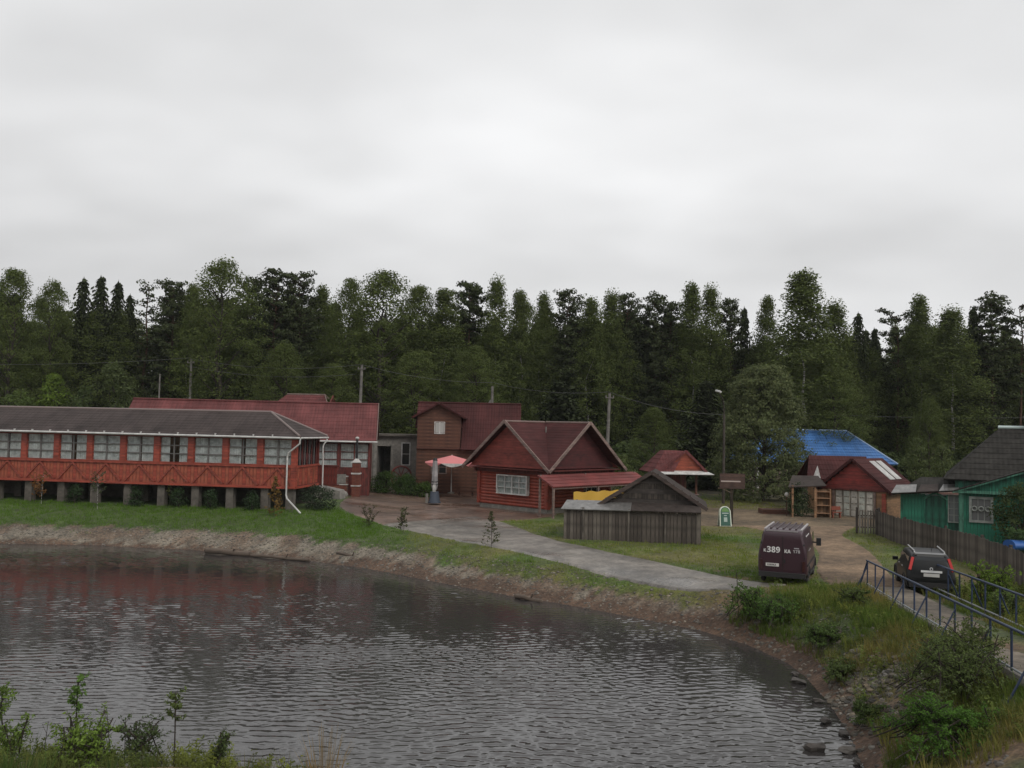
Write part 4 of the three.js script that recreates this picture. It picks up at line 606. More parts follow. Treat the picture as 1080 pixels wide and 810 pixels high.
railing('blue metal railing on the water side of the walkway', -0.12, -36.9, -13, 2); railing('blue metal railing on the house side of the walkway', 2.45, -35.8, -13, 1);
// ---------------------------------------------------------------- vehicles
const font = await new FontLoader().loadAsync('fonts/droid/droid_sans_bold.typeface.json');
function text(str, size, depth = 0.006) { const g = new TextGeometry(str, { font, size, depth, curveSegments: 4 }); g.computeBoundingBox(); const c = g.boundingBox; return g.translate(-(c.min.x + c.max.x) / 2, -(c.min.y + c.max.y) / 2, 0); }
// a body lofted along its length: rows [z, bottom, top, half width, taper of the upper body]
function loft(rows, prof, crease = 0.6) {
  const n = prof.length, ring = (r) => { const [z, y0, y1, hw, tp] = r; const pts = []; for (const [t, w] of prof) { const up = sstep(0.45, 1, t); pts.push([hw * w * (1 - tp * up), lerp(y0, y1, t), z]); } return [...pts, ...pts.slice().reverse().map(([x, y, zz]) => [-x, y, zz])]; };
  const P = [], I = [], m = 2 * n; rows.forEach((r) => ring(r).forEach((p) => P.push(...p))); for (let i = 0; i < rows.length - 1; i++) for (let k = 0; k < m; k++) { const a = i * m + k, b = i * m + (k + 1) % m, c = a + m, d = b + m; I.push(a, b, d, a, d, c); }
  for (const e of [0, rows.length - 1]) { const s = e * m; for (let k = 0; k < n - 1; k++) { const a = s + k, b = s + k + 1, c = s + m - 2 - k, d = s + m - 1 - k; if (e) I.push(a, b, c, a, c, d); else I.push(a, c, b, a, d, c); } }
  const g = new THREE.BufferGeometry(); g.setAttribute('position', new THREE.Float32BufferAttribute(P, 3)); g.setIndex(I); const q = toCreasedNormals(g, crease); return q;
}
function wheel(parent, x, z, r, w) { const g = sub(parent, 'wheel'); g.position.set(x, r, z); part(g, 'tyre', new THREE.TorusGeometry(r - 0.09, 0.1, 10, 24).scale(1, 1, w / 0.2).rotateY(Math.PI / 2), mat.rubber); part(g, 'rim', new THREE.CylinderGeometry(r - 0.13, r - 0.13, w * 0.8, 18).rotateZ(Math.PI / 2), M(0.16, 0.16, 0.165, 0.4, { metalness: 0.6 })); return g; }
{ // the van, facing away: local -z is forward, z = 0 its rear
  const v = thing('van', 'dark maroon panel van parked on the grass with white numbers on its rear doors', 'van', [11.6, 0.02, -37.85], -0.41);
  const paint = new THREE.MeshPhysicalMaterial({ color: lin(0.034, 0.0115, 0.019), roughness: 0.42, clearcoat: 0.35, clearcoatRoughness: 0.15, side: THREE.DoubleSide });
  const prof = [[0, 0.9], [0.05, 0.97], [0.14, 1.0], [0.42, 1.0], [0.62, 0.985], [0.8, 0.97], [0.92, 0.955], [0.965, 0.93], [0.99, 0.86], [1.0, 0.7]];
  const rows = [[0.0, 0.5, 2.18, 0.93, 0.17], [-0.05, 0.42, 2.27, 0.99, 0.165], [-0.16, 0.38, 2.33, 1.01, 0.16], [-0.9, 0.36, 2.36, 1.01, 0.155], [-2.6, 0.36, 2.36, 1.01, 0.155], [-3.25, 0.36, 2.3, 1.01, 0.16], [-3.65, 0.36, 2.08, 1.0, 0.18], [-4.15, 0.38, 1.45, 0.98, 0.14], [-4.6, 0.4, 1.15, 0.93, 0.1], [-4.85, 0.45, 0.95, 0.85, 0.08]];
  part(v, 'body', loft(rows, prof), paint);
  const yAt = 2.36; for (let k = 0; k < 5; k++) part(v, 'roof_rib', box(0.07, 0.035, 2.9, -0.52 + k * 0.26, yAt + 0.012, -1.75), M(0.05, 0.03, 0.033, 0.5));
  part(v, 'roof_rail', box(0.07, 0.06, 3.0, 0.74, yAt - 0.02, -1.7), M(0.36, 0.34, 0.34, 0.5)); part(v, 'roof_rail', box(0.07, 0.06, 3.0, -0.74, yAt - 0.02, -1.7), M(0.36, 0.34, 0.34, 0.5)); part(v, 'rear_roof_trim', box(1.3, 0.05, 0.07, -0.02, yAt - 0.075, -0.07), M(0.22, 0.2, 0.2, 0.5));
  part(v, 'rear_bumper', [box(1.9, 0.2, 0.2, 0, 0.46, 0.03)], mat.rubber); part(v, 'door_seam', box(0.014, 1.62, 0.012, 0.02, 1.3, 0.012), mat.black); part(v, 'door_handle', box(0.06, 0.16, 0.03, 0.1, 1.05, 0.02), mat.black);
  for (const s of [-1, 1]) part(v, 'tail_lamp', [box(0.13, 0.42, 0.06, s * 0.87, 0.86, 0.0, 0, s * 0.35)], M(0.035, 0.008, 0.008, 0.35)); for (const s of [-1, 1]) part(v, 'hinge', [box(0.05, 0.09, 0.03, s * 0.87, 1.75, -0.03), box(0.05, 0.09, 0.03, s * 0.9, 1.2, -0.01)], mat.black);
  const let_ = M(0.68, 0.67, 0.66, 0.7); const pr = sub(v, 'lettering'); part(pr, 'numbers', text('389', 0.245).translate(-0.36, 1.5, 0.02), let_); part(pr, 'letters', text('K', 0.13).translate(-0.71, 1.45, 0.02), let_); part(pr, 'letters', text('KA', 0.15).translate(0.22, 1.46, 0.02), let_); part(pr, 'letters', text('178', 0.13).translate(0.58, 1.47, 0.02), M(0.42, 0.4, 0.4, 0.7)); part(pr, 'flag_mark', box(0.2, 0.035, 0.004, 0.58, 1.6, 0.02), M(0.4, 0.38, 0.4, 0.7));
  const np = sub(v, 'number_plate'); part(np, 'plate', box(0.54, 0.13, 0.02, -0.4, 0.86, 0.035), M(0.6, 0.58, 0.55, 0.5)); part(np, 'plate_text', text('K389KA', 0.075, 0.003).translate(-0.42, 0.86, 0.046), mat.black);
  for (let k = 0; k < 3; k++) part(v, 'side_mark', box(0.012, 0.06, 0.26, 0.905, 2.06, -0.75 - k * 0.5), let_); part(v, 'side_mark', box(0.012, 0.03, 0.9, 1.0, 1.45, -1.2), M(0.3, 0.28, 0.28, 0.6));
  part(v, 'rub_strip', box(0.03, 0.1, 3.6, 1.01, 0.9, -1.9), mat.rubber); part(v, 'sill', [box(0.05, 0.12, 3.2, 0.97, 0.36, -2.3), box(0.05, 0.12, 3.2, -0.97, 0.36, -2.3)], mat.rubber);
  for (const s of [-1, 1]) part(v, 'cab_window', [poly([[-3.05, 1.5], [-3.9, 1.5], [-3.58, 2.0], [-3.05, 2.0]].map(([a, y]) => [-a, y]), 0, 0.01).rotateY(Math.PI / 2).translate(s * 0.955, 0, 0)], mat.darkGlass); part(v, 'windscreen', [box(1.55, 0.8, 0.02, 0, 1.82, -3.98, -0.66)], mat.darkGlass);
  for (const s of [-1, 1]) { const m = sub(v, 'mirror'); part(m, 'housing', box(0.2, 0.34, 0.12, s * 1.2, 1.55, -3.45), mat.black); part(m, 'bracket', box(0.2, 0.06, 0.06, s * 1.05, 1.52, -3.45), mat.black); }
  for (const s of [-1, 1]) for (const z of [-0.95, -3.85]) { wheel(v, s * 0.88, z, 0.34, 0.2); part(v, 'wheel_arch', new THREE.TorusGeometry(0.42, 0.05, 8, 20, Math.PI).rotateY(Math.PI / 2).translate(s * 0.985, 0.36, z), mat.rubber); }
}
{ // the black estate car beyond the railing
  const v = thing('suv', 'black sport utility car with tall red tail lamps behind the blue railing', 'car', [16.95, 0.06, -35.8], -0.29);
  const paint = new THREE.MeshPhysicalMaterial({ color: lin(0.006, 0.0065, 0.007), roughness: 0.4, clearcoat: 0.0, specularIntensity: 0.6, side: THREE.DoubleSide });
  const prof = [[0, 0.88], [0.06, 0.97], [0.16, 1.0], [0.4, 1.0], [0.52, 0.985], [0.58, 0.95], [0.75, 0.885], [0.9, 0.82], [0.965, 0.77], [0.99, 0.69], [1.0, 0.55]];
  const rows = [[0.02, 0.42, 1.0, 0.85, 0], [-0.04, 0.34, 1.2, 0.9, 0.02], [-0.14, 0.3, 1.4, 0.91, 0.03], [-0.3, 0.28, 1.6, 0.91, 0.04], [-0.5, 0.28, 1.66, 0.91, 0.04], [-1.6, 0.27, 1.7, 0.91, 0.03], [-2.5, 0.27, 1.64, 0.91, 0.03], [-3.0, 0.27, 1.4, 0.91, 0.06], [-3.35, 0.28, 1.08, 0.9, 0.02], [-4.2, 0.3, 0.94, 0.86, 0], [-4.5, 0.4, 0.78, 0.75, 0]];
  part(v, 'body', loft(rows, prof, 0.7), paint);
  part(v, 'rear_window', box(1.18, 0.42, 0.02, 0, 1.36, -0.135, -0.42), mat.darkGlass); part(v, 'spoiler', box(1.16, 0.06, 0.26, 0, 1.64, -0.35, 0.12), M(0.12, 0.12, 0.12, 0.35)); part(v, 'spoiler_lip', box(1.0, 0.05, 0.05, 0, 1.58, -0.24), M(0.12, 0.12, 0.12, 0.3));
  for (const s of [-1, 1]) part(v, 'tail_lamp', beam(V(s * 0.80, 1.02, -0.02), V(s * 0.66, 1.5, -0.2), 0.1, 0.1, V(0, 0, 1)), M(0.42, 0.018, 0.015, 0.25)); part(v, 'roof_rail', [bar(V(0.56, 1.73, -0.5), V(0.57, 1.76, -2.2), 0.028), bar(V(0.56, 1.62, -0.42), V(0.56, 1.74, -0.55), 0.028)], M(0.4, 0.4, 0.4, 0.45, { metalness: 0.4 })); part(v, 'roof_rail', [bar(V(-0.56, 1.73, -0.5), V(-0.57, 1.76, -2.2), 0.028), bar(V(-0.56, 1.62, -0.42), V(-0.56, 1.74, -0.55), 0.028)], M(0.4, 0.4, 0.4, 0.45, { metalness: 0.4 }));
  part(v, 'antenna', bar(V(0.1, 1.7, -0.7), V(0.1, 1.95, -0.45), 0.01), mat.black);
  part(v, 'chrome_strip', box(0.78, 0.08, 0.04, 0, 0.99, 0.03), M(0.65, 0.65, 0.65, 0.3)); const np = sub(v, 'number_plate'); part(np, 'plate', box(0.58, 0.13, 0.02, 0, 0.85, 0.04), M(0.5, 0.49, 0.47, 0.5)); part(np, 'plate_border', box(0.62, 0.16, 0.015, 0, 0.85, 0.034), mat.black); part(v, 'emblem', new THREE.TorusGeometry(0.05, 0.014, 6, 16).translate(0, 1.09, -0.005), M(0.6, 0.6, 0.6, 0.3)); part(v, 'rear_bumper', box(1.66, 0.2, 0.12, 0, 0.45, 0.02), mat.rubber);
  for (const s of [-1, 1]) { part(v, 'side_window', [box(0.015, 0.36, 0.62, s * 0.785, 1.3, -0.8, 0, 0, s * 0.21), box(0.015, 0.38, 1.55, s * 0.785, 1.29, -1.95, 0, 0, s * 0.21)], mat.darkGlass); const m = sub(v, 'mirror'); part(m, 'housing', box(0.22, 0.15, 0.1, s * 1.0, 1.1, -2.85), paint); for (const z of [-0.82, -3.45]) { wheel(v, s * 0.8, z, 0.35, 0.2); part(v, 'wheel_arch', new THREE.TorusGeometry(0.41, 0.04, 8, 20, Math.PI).rotateY(Math.PI / 2).translate(s * 0.9, 0.36, z), mat.rubber); } }
  part(v, 'door_handle', [box(0.03, 0.04, 0.2, -0.91, 1.0, -1.35), box(0.03, 0.04, 0.2, -0.91, 1.0, -2.3)], M(0.3, 0.3, 0.3, 0.3));
}
{ // blue trough of plants above the fence, right edge
  const b = thing('boat_planter', 'blue painted trough full of leafy plants behind the fence at the right edge', 'planter', [26.6, 1.0, -45.6], 0.1);
  part(b, 'hull', new THREE.CylinderGeometry(0.5, 0.4, 2.2, 16, 1, false).rotateZ(Math.PI / 2).scale(1, 0.55, 1), M(0.02, 0.09, 0.30, 0.5)); part(b, 'stand', [box(0.12, 1.1, 0.5, -0.8, -0.55, 0), box(0.12, 1.1, 0.5, 0.8, -0.55, 0)], mat.greyWood3);
}
// ---------------------------------------------------------------- foliage builders: every leaf clump is real faces
class Leaves {
  constructor() { this.p = []; this.c = []; this.i = []; this.n = []; this.dir = null; }
  quad(c, u, v, col) { const n = this.p.length / 3; for (const [a, b] of [[-1, -1], [1, -1], [1, 1], [-1, 1]]) { this.p.push(c.x + u.x * a + v.x * b, c.y + u.y * a + v.y * b, c.z + u.z * a + v.z * b); this.c.push(...col); } this.i.push(n, n + 1, n + 2, n, n + 2, n + 3); }
  leaf(c, u, v, col) { const n = this.p.length / 3; for (const [a, b] of [[0, -1], [0.55, -0.1], [0, 1], [-0.55, -0.1]]) { this.p.push(c.x + u.x * a + v.x * b, c.y + u.y * a + v.y * b, c.z + u.z * a + v.z * b); this.c.push(...col); if (this.dir) this.n.push(this.dir.x, this.dir.y, this.dir.z); } this.i.push(n, n + 1, n + 2, n, n + 2, n + 3); }
  build() { const g = new THREE.BufferGeometry(); g.setAttribute('position', new THREE.Float32BufferAttribute(this.p, 3)); g.setAttribute('color', new THREE.Float32BufferAttribute(this.c, 3)); g.setAttribute('uv', new THREE.BufferAttribute(new Float32Array(this.p.length / 3 * 2), 2)); g.setIndex(this.i); if (this.n.length === this.p.length) g.setAttribute('normal', new THREE.Float32BufferAttribute(this.n, 3)); else g.computeVertexNormals(); return g; }
}
const rdir = (R) => { const z = R() * 2 - 1, a = R() * 6.2832, s = Math.sqrt(1 - z * z); return V(s * Math.cos(a), z, s * Math.sin(a)); };
function spray(L, R, c, r, n, size, col, vary, droop = 0) { // a clump of n leaf faces round c
  const t = 0.8 + 0.4 * R();
  for (let k = 0; k < n; k++) { const d = rdir(R), q = V(d.x * r.x, d.y * r.y, d.z * r.z).multiplyScalar(Math.cbrt(R())).add(c); const nn = V((q.x - c.x) / r.x, (q.y - c.y) / r.y, (q.z - c.z) / r.z).multiplyScalar(0.5).add(V(c.x, 0, c.z).normalize().multiplyScalar(0.5)).add(V(0, 0.4, 0)).addScaledVector(rdir(R), 0.75).normalize(); const u = V().crossVectors(nn, rdir(R)).normalize(), v = V().crossVectors(nn, u); const s = size * (0.6 + 0.8 * R()), w = t * (1 - vary / 2 + vary * R()); L.leaf(q, u.multiplyScalar(s), v.multiplyScalar(s * (1 + droop * 0.5)), [col[0] * w * (0.94 + 0.12 * R()), col[1] * w, col[2] * w]); }
}
const foliage = (through = 0) => new THREE.MeshPhysicalMaterial({ vertexColors: true, roughness: 1, specularIntensity: 0.12, side: THREE.DoubleSide, transmission: through, thickness: 0 });
const leafMat = foliage(0.4), needleMat = foliage(); leafMat.color.setRGB(1.36, 1.5, 1.38);
function trunkGeo(h, r, R, wob = 0.15, top = 0.25) { const pts = []; for (let i = 0; i <= 6; i++) { const t = i / 6; pts.push(V((R() - 0.5) * wob * t * 2, h * t - 0.4 * (i === 0), (R() - 0.5) * wob * t * 2)); } const g = new THREE.TubeGeometry(new THREE.CatmullRomCurve3(pts), 18, 1, 8, false), p = g.attributes.position, c = new THREE.CatmullRomCurve3(pts); for (let i = 0; i <= 18; i++) { const q = c.getPointAt(i / 18), rr = r * lerp(1, top, i / 18) * (i === 0 ? 1.35 : 1); for (let j = 0; j <= 8; j++) { const k = i * 9 + j; p.setXYZ(k, q.x + (p.getX(k) - q.x) * rr, q.y + (p.getY(k) - q.y) * rr, q.z + (p.getZ(k) - q.z) * rr); } } g.computeVertexNormals(); return g; }
// each builder makes a tree 1 unit = 1 metre at h x w, returns { trunk, crown, bark }
function broadTree(seed, h, w, o = {}) {
  const R = rng(seed), L = new Leaves(), limbs = [trunkGeo(h * (o.trunk || 0.82), o.r || 0.26, R, 0.5, 0.2)], base = o.base ?? 0.14, col = o.col || [0.062, 0.072, 0.022]; const N = o.n || 150, nl = o.leaves || 30, sz = o.size || 0.19; const ph = R() * 10;
  for (let k = 0; k < N; k++) { const t = Math.pow(R(), 0.85), y = h * (base + (1 - base) * t); const env = (o.env || ((t) => Math.pow(Math.sin(Math.PI * clamp(0.12 + 0.86 * Math.pow(t, 0.9), 0, 1)), 0.7)))(t); const a = R() * 6.2832; const lobe = 0.72 + 0.5 * vnoise(a * 1.1 + ph, t * 5 + ph, 3); const rr = w * env * lobe * Math.sqrt(0.12 + 0.88 * R()); const c = V(Math.cos(a) * rr, y - (o.hang || 0) * rr * 0.25, Math.sin(a) * rr); const q = (0.55 + 0.6 * R()) * (o.clump || 0.85); spray(L, R, c, V(q, q * (o.flat || 0.7), q), nl, sz, col, 0.4, o.droop || 0); if (k % 9 === 0 && !o.nolimbs) { const b = V((R() - 0.5) * 0.2, Math.max(h * 0.14, y - rr * 0.9 - 0.4), (R() - 0.5) * 0.2); limbs.push(bar(b, c, 0.06, 0.02, 5)); } }
  return { trunk: join(limbs), crown: L.build(), bark: o.bark || mat.bark, leaf: leafMat };
}
const birchEnv = (t) => Math.pow(Math.sin(Math.PI * clamp(0.1 + 0.88 * Math.pow(t, 0.75), 0, 1)), 0.85) * (1 - 0.35 * t);
function birchTree(seed, h, w, o = {}) { return broadTree(seed, h, w, { base: 0.26, env: birchEnv, droop: 0.6, hang: 1, flat: 1.15, clump: 0.72, col: [0.064, 0.074, 0.023], bark: mat.birchBark, nolimbs: true, trunk: 0.66, r: 0.14, n: 150, leaves: 28, size: 0.165, ...o }); }
function spruceTree(seed, h, w, o = {}) {
  const R = rng(seed), L = new Leaves(), col = o.col || [0.040, 0.050, 0.024], ph = R() * 9, n = o.n || Math.round(h * 20);
  for (let b = 0; b < n; b++) { const t = Math.pow((b + R()) / n, 0.92) * 0.985, y = h * (0.03 + 0.97 * t), a = b * 2.399 + R() * 0.6, lobe = 0.55 + 0.75 * vnoise(a * 0.9 + ph, t * 13 + ph, 5); const l = (w * Math.pow(1 - t, 0.78) + 0.06) * lobe * (0.6 + 0.55 * R()), dir = V(Math.cos(a), 0, Math.sin(a)), side = V(-dir.z, 0, dir.x), k0 = 0.8 + 0.4 * R(); const ns = Math.max(2, Math.round(l / 0.42));
    for (let s = 1; s <= ns; s++) { const f = (s - 0.3 * R()) / ns, c = dir.clone().multiplyScalar(l * f).add(V((R() - 0.5) * 0.2, y - (0.34 - 0.25 * t) * l * f + 0.2 * l * f * f * f + (R() - 0.5) * 0.15, (R() - 0.5) * 0.2)); const wd = 0.2 + 0.26 * (1 - f), k = k0 * (0.8 + 0.4 * R()), cc = [col[0] * k, col[1] * k, col[2] * k]; for (const sg of [-1, 1]) { const u = side.clone().multiplyScalar(wd * sg).add(dir.clone().multiplyScalar(0.12)).add(V(0, -0.08 - 0.2 * R(), 0)); L.leaf(c.clone().addScaledVector(u, 0.6), dir.clone().multiplyScalar(0.3).add(V(0, -0.1 * R(), 0)), u, cc); } L.leaf(c.clone().add(V(0, -0.14, 0)), side.clone().multiplyScalar(0.24), V(dir.x * 0.12, -0.3, dir.z * 0.12), cc); } }
  for (let k = 0; k < 8; k++) L.leaf(V(0, h - 0.75 + 0.08 * k, 0), V(Math.cos(k) * 0.16, 0, Math.sin(k) * 0.16), V(0, 0.3, 0), col);
  return { trunk: join(trunkGeo(h * 0.97, 0.2, R, 0.1, 0.08)), crown: L.build(), bark: mat.bark, leaf: needleMat };
}
function pineTree(seed, h, w, o = {}) {
  const R = rng(seed), L = new Leaves(), col = o.col || [0.042, 0.052, 0.024], limbs = [trunkGeo(h * 0.96, 0.22, R, 0.3, 0.2)], base = o.base ?? 0.3, N = o.n || 42;
  for (let k = 0; k < N; k++) { const t = (k + R()) / N, y = h * (base + (1 - base - 0.02) * t); const env = o.env ? o.env(t) : 0.35 + 0.75 * Math.pow(Math.sin(Math.PI * (0.12 + 0.8 * t)), 0.8) * (1 - 0.25 * t); const a = k * 2.4 + R(), l = w * env * (0.6 + 0.55 * R()), up = 0.05 + 0.5 * t; const dir = V(Math.cos(a), 0, Math.sin(a)); const tip = dir.clone().multiplyScalar(l).add(V(0, y + up * l * 0.6, 0)); limbs.push(bar(V(0, y - 0.1, 0), tip, 0.06, 0.02, 5)); const m = 2 + Math.round(l * (o.dense || 1.5)); for (let j = 0; j < m; j++) { const f = 0.35 + 0.7 * (j + R() * 0.6) / m, c = V(0, y, 0).lerp(tip, f).add(V((R() - 0.5) * 0.7, 0.12 + (R() - 0.5) * 0.3, (R() - 0.5) * 0.7)); const q = 0.42 + 0.35 * R(); spray(L, R, c, V(q, q * 0.5, q), o.leaves || 26, 0.15, col, 0.4); } }
  return { trunk: join(limbs), crown: L.build(), bark: mat.pineBark, leaf: needleMat };
}
const KINDS = {
  broad: [0, 1, 2, 3].map((s) => broadTree(100 + s, 20, 4.2, { n: 540, leaves: 44, size: 0.096, clump: 0.85, base: 0.08 })),
  birch: [0, 1, 2, 3, 4].map((s) => birchTree(200 + s, 21, 3.1, { n: 450, leaves: 42, size: 0.09, clump: 0.78, base: 0.14 })),
  spruce: [0, 1, 2].map((s) => spruceTree(300 + s, 21, 4.2)),
  pine: [0, 1, 2].map((s) => pineTree(400 + s, 21, 2.9, { base: 0.16, n: 95, leaves: 24, dense: 1.7 })),
  openpine: [0, 1].map((s) => pineTree(430 + s, 20, 2.9, { base: 0.52, n: 22, leaves: 26, env: (t) => 0.45 + 0.6 * t })),
  thinpine: [pineTree(440, 21, 1.7, { base: 0.25, n: 34, leaves: 16, dense: 1.2 })],
  roundpine: [pineTree(450, 21, 2.3, { base: 0.74, n: 26, leaves: 40, env: (t) => 0.35 + 0.8 * Math.sin(Math.PI * (0.15 + 0.75 * t)) })],
};
const SIZE = { broad: [20, 4.0], birch: [21, 2.6], spruce: [21, 2.6], pine: [21, 2.9], openpine: [20, 2.9], thinpine: [21, 1.7], roundpine: [21, 2.3] };
const FOREST = [
  ['broad', -60.14, -106, 23.4, 3.41, 'full green broadleaf tree at the left edge of the picture'],
  ['broad', -56.44, -108, 22.5, 2.78, 'rounded green broadleaf tree just left of the pointed spruces'],
  ['spruce', -54.7, -112, 23.9, 2.05, 'pointed dark spruce, first from the left of the four together'],
  ['spruce', -52.55, -112, 24.2, 2.16, 'pointed dark spruce, second and tallest of the four together'],
  ['spruce', -50.28, -112, 23.6, 2.05, 'pointed dark spruce, third of the four together'],
  ['spruce', -49.16, -113, 22.0, 1.7, 'short pointed spruce, rightmost of the four together'],
  ['thinpine', -46.98, -113, 23.7, 1.58, 'thin open pine with its bare trunk against a gap of sky'],
  ['pine', -42.95, -111, 23.4, 2.38, 'dense dark pine just right of the gap of sky'],
  ['birch', -39.98, -110, 22.5, 2.13, 'narrow green birch on the left flank of the tallest left tree'],
  ['broad', -34.47, -104, 24.8, 4.46, 'tallest broad green tree above the middle of the veranda roof'],
  ['pine', -33.47, -113, 24.4, 2.19, 'dark pine tucked behind the right flank of the tallest left tree'],
  ['pine', -29.64, -110, 25.0, 2.83, 'broad dark pine, left of the two dark pines above the small red roof'],
  ['pine', -26.95, -111, 24.8, 2.38, 'broad dark pine, right of the two dark pines above the small red roof'],
  ['birch', -24.54, -113, 23.1, 2.18, 'small green top filling the dip right of the two dark pines'],
  ['broad', -19.99, -108, 23.4, 3.24, 'olive broadleaf tree left of the widest rounded crown'],
  ['broad', -15.25, -104, 23.7, 5.13, 'widest rounded olive crown behind the right end of the hall roof'],
  ['broad', -11.46, -108, 22.7, 3.25, 'olive broadleaf tree just right of the widest rounded crown'],
  ['birch', -8.38, -107, 22.2, 2.98, 'yellowish green birch above the left half of the brown house'],
  ['roundpine', -5.64, -114, 24.4, 1.96, 'dark pine with a small round umbrella crown above the brown house'],
  ['birch', -2.17, -111, 24.4, 2.38, 'tall open birch right of the round pine crown'],
  ['birch', 0.81, -112, 22.9, 2.16, 'birch with feathery top above the left gable of the log cabin'],
  ['birch', 3.83, -113, 22.9, 1.94, 'soft green birch top above the ridge of the log cabin'],
  ['pine', 7.03, -112, 23.5, 2.16, 'pine with a dark spiky top above the right gable of the log cabin'],
  ['birch', 9.73, -110, 21.8, 2.36, 'green birch just right of the spiky pine top'],
  ['birch', 12.53, -113, 23.3, 2.43, 'birch with a fuzzy top above the cabin utility pole'],
  ['pine', 14.83, -114, 23.5, 1.96, 'pine top between the cabin utility pole and the kiosk'],
  ['pine', 18.2, -113, 23.3, 2.18, 'broad dark pine above the kiosk, left of two'],
  ['pine', 20.08, -112, 22.2, 1.92, 'lower pine above the kiosk, right of two'],
  ['birch', 22.19, -110, 23.9, 2.36, 'tall birch above the wooden signboard, left of two'],
  ['birch', 24.54, -110, 23.8, 2.24, 'tall birch above the wooden signboard, right of two'],
  ['pine', 27.75, -113, 22.8, 1.94, 'dark pine top above the street lamp'],
  ['spruce', 29.82, -114, 22.2, 1.59, 'small pointed spruce top left of the largest right birch'],
  ['birch', 32.17, -112, 22.9, 2.16, 'green birch top on the left flank of the largest right birch'],
  ['birch', 34.1, -104, 24.6, 4.02, 'largest birch on the right, rising above the round tree'],
  ['birch', 39.34, -108, 21.9, 2.78, 'birch on the right flank of the largest right birch'],
  ['spruce', 43.79, -112, 21.5, 1.8, 'dark spruce top above the blue roof ridge'],
  ['spruce', 46.23, -113, 19.7, 1.69, 'lowest spruce top in the dip above the blue roof'],
  ['openpine', 47.95, -110, 21.3, 2.36, 'open flat-topped pine with sky showing through its branches'],
  ['birch', 49.73, -108, 22.7, 2.32, 'slim tall birch beside the open flat-topped pine'],
  ['birch', 52.67, -106, 21.1, 3.18, 'broad birch with a white trunk above the green house annex'],
  ['spruce', 57.36, -110, 22.3, 1.65, 'narrow dark spruce left of the dense pine at right'],
  ['pine', 59.17, -109, 23.5, 2.58, 'dense tall dark pine above the slate roof'],
  ['openpine', 62.09, -108, 22.6, 2.32, 'open pine cut by the right edge of the picture'],
  ['broad', -25.11, -97, 14.5, 2.7, 'lower olive tree standing before the two dark pines'],
  ['broad', -19.41, -96, 12.2, 2.46, 'low olive tree behind the right end of the hall ridge'],
  ['broad', -10.7, -97, 13.8, 3.11, 'low dark green tree behind the concrete building'],
  ['broad', -4.15, -99, 14.7, 3.18, 'low dark green tree directly behind the brown house roof'],
  ['broad', 36.42, -100, 13.3, 3.2, 'low olive tree rising behind the blue roof'],
  ['broad', 14.82, -92, 8.2, 1.96, 'small dark tree in the shade behind the kiosk'],
  ['spruce', 5.42, -100, 11.4, 2.78, 'low dark spruce behind the log cabin roof'],
  ['spruce', 21.55, -98, 11.6, 2.72, 'low dark spruce behind the street lamp'],
  ['broad', 45.23, -96, 9.9, 1.64, 'low bushy tree among the bare trunks above the annex'],
];

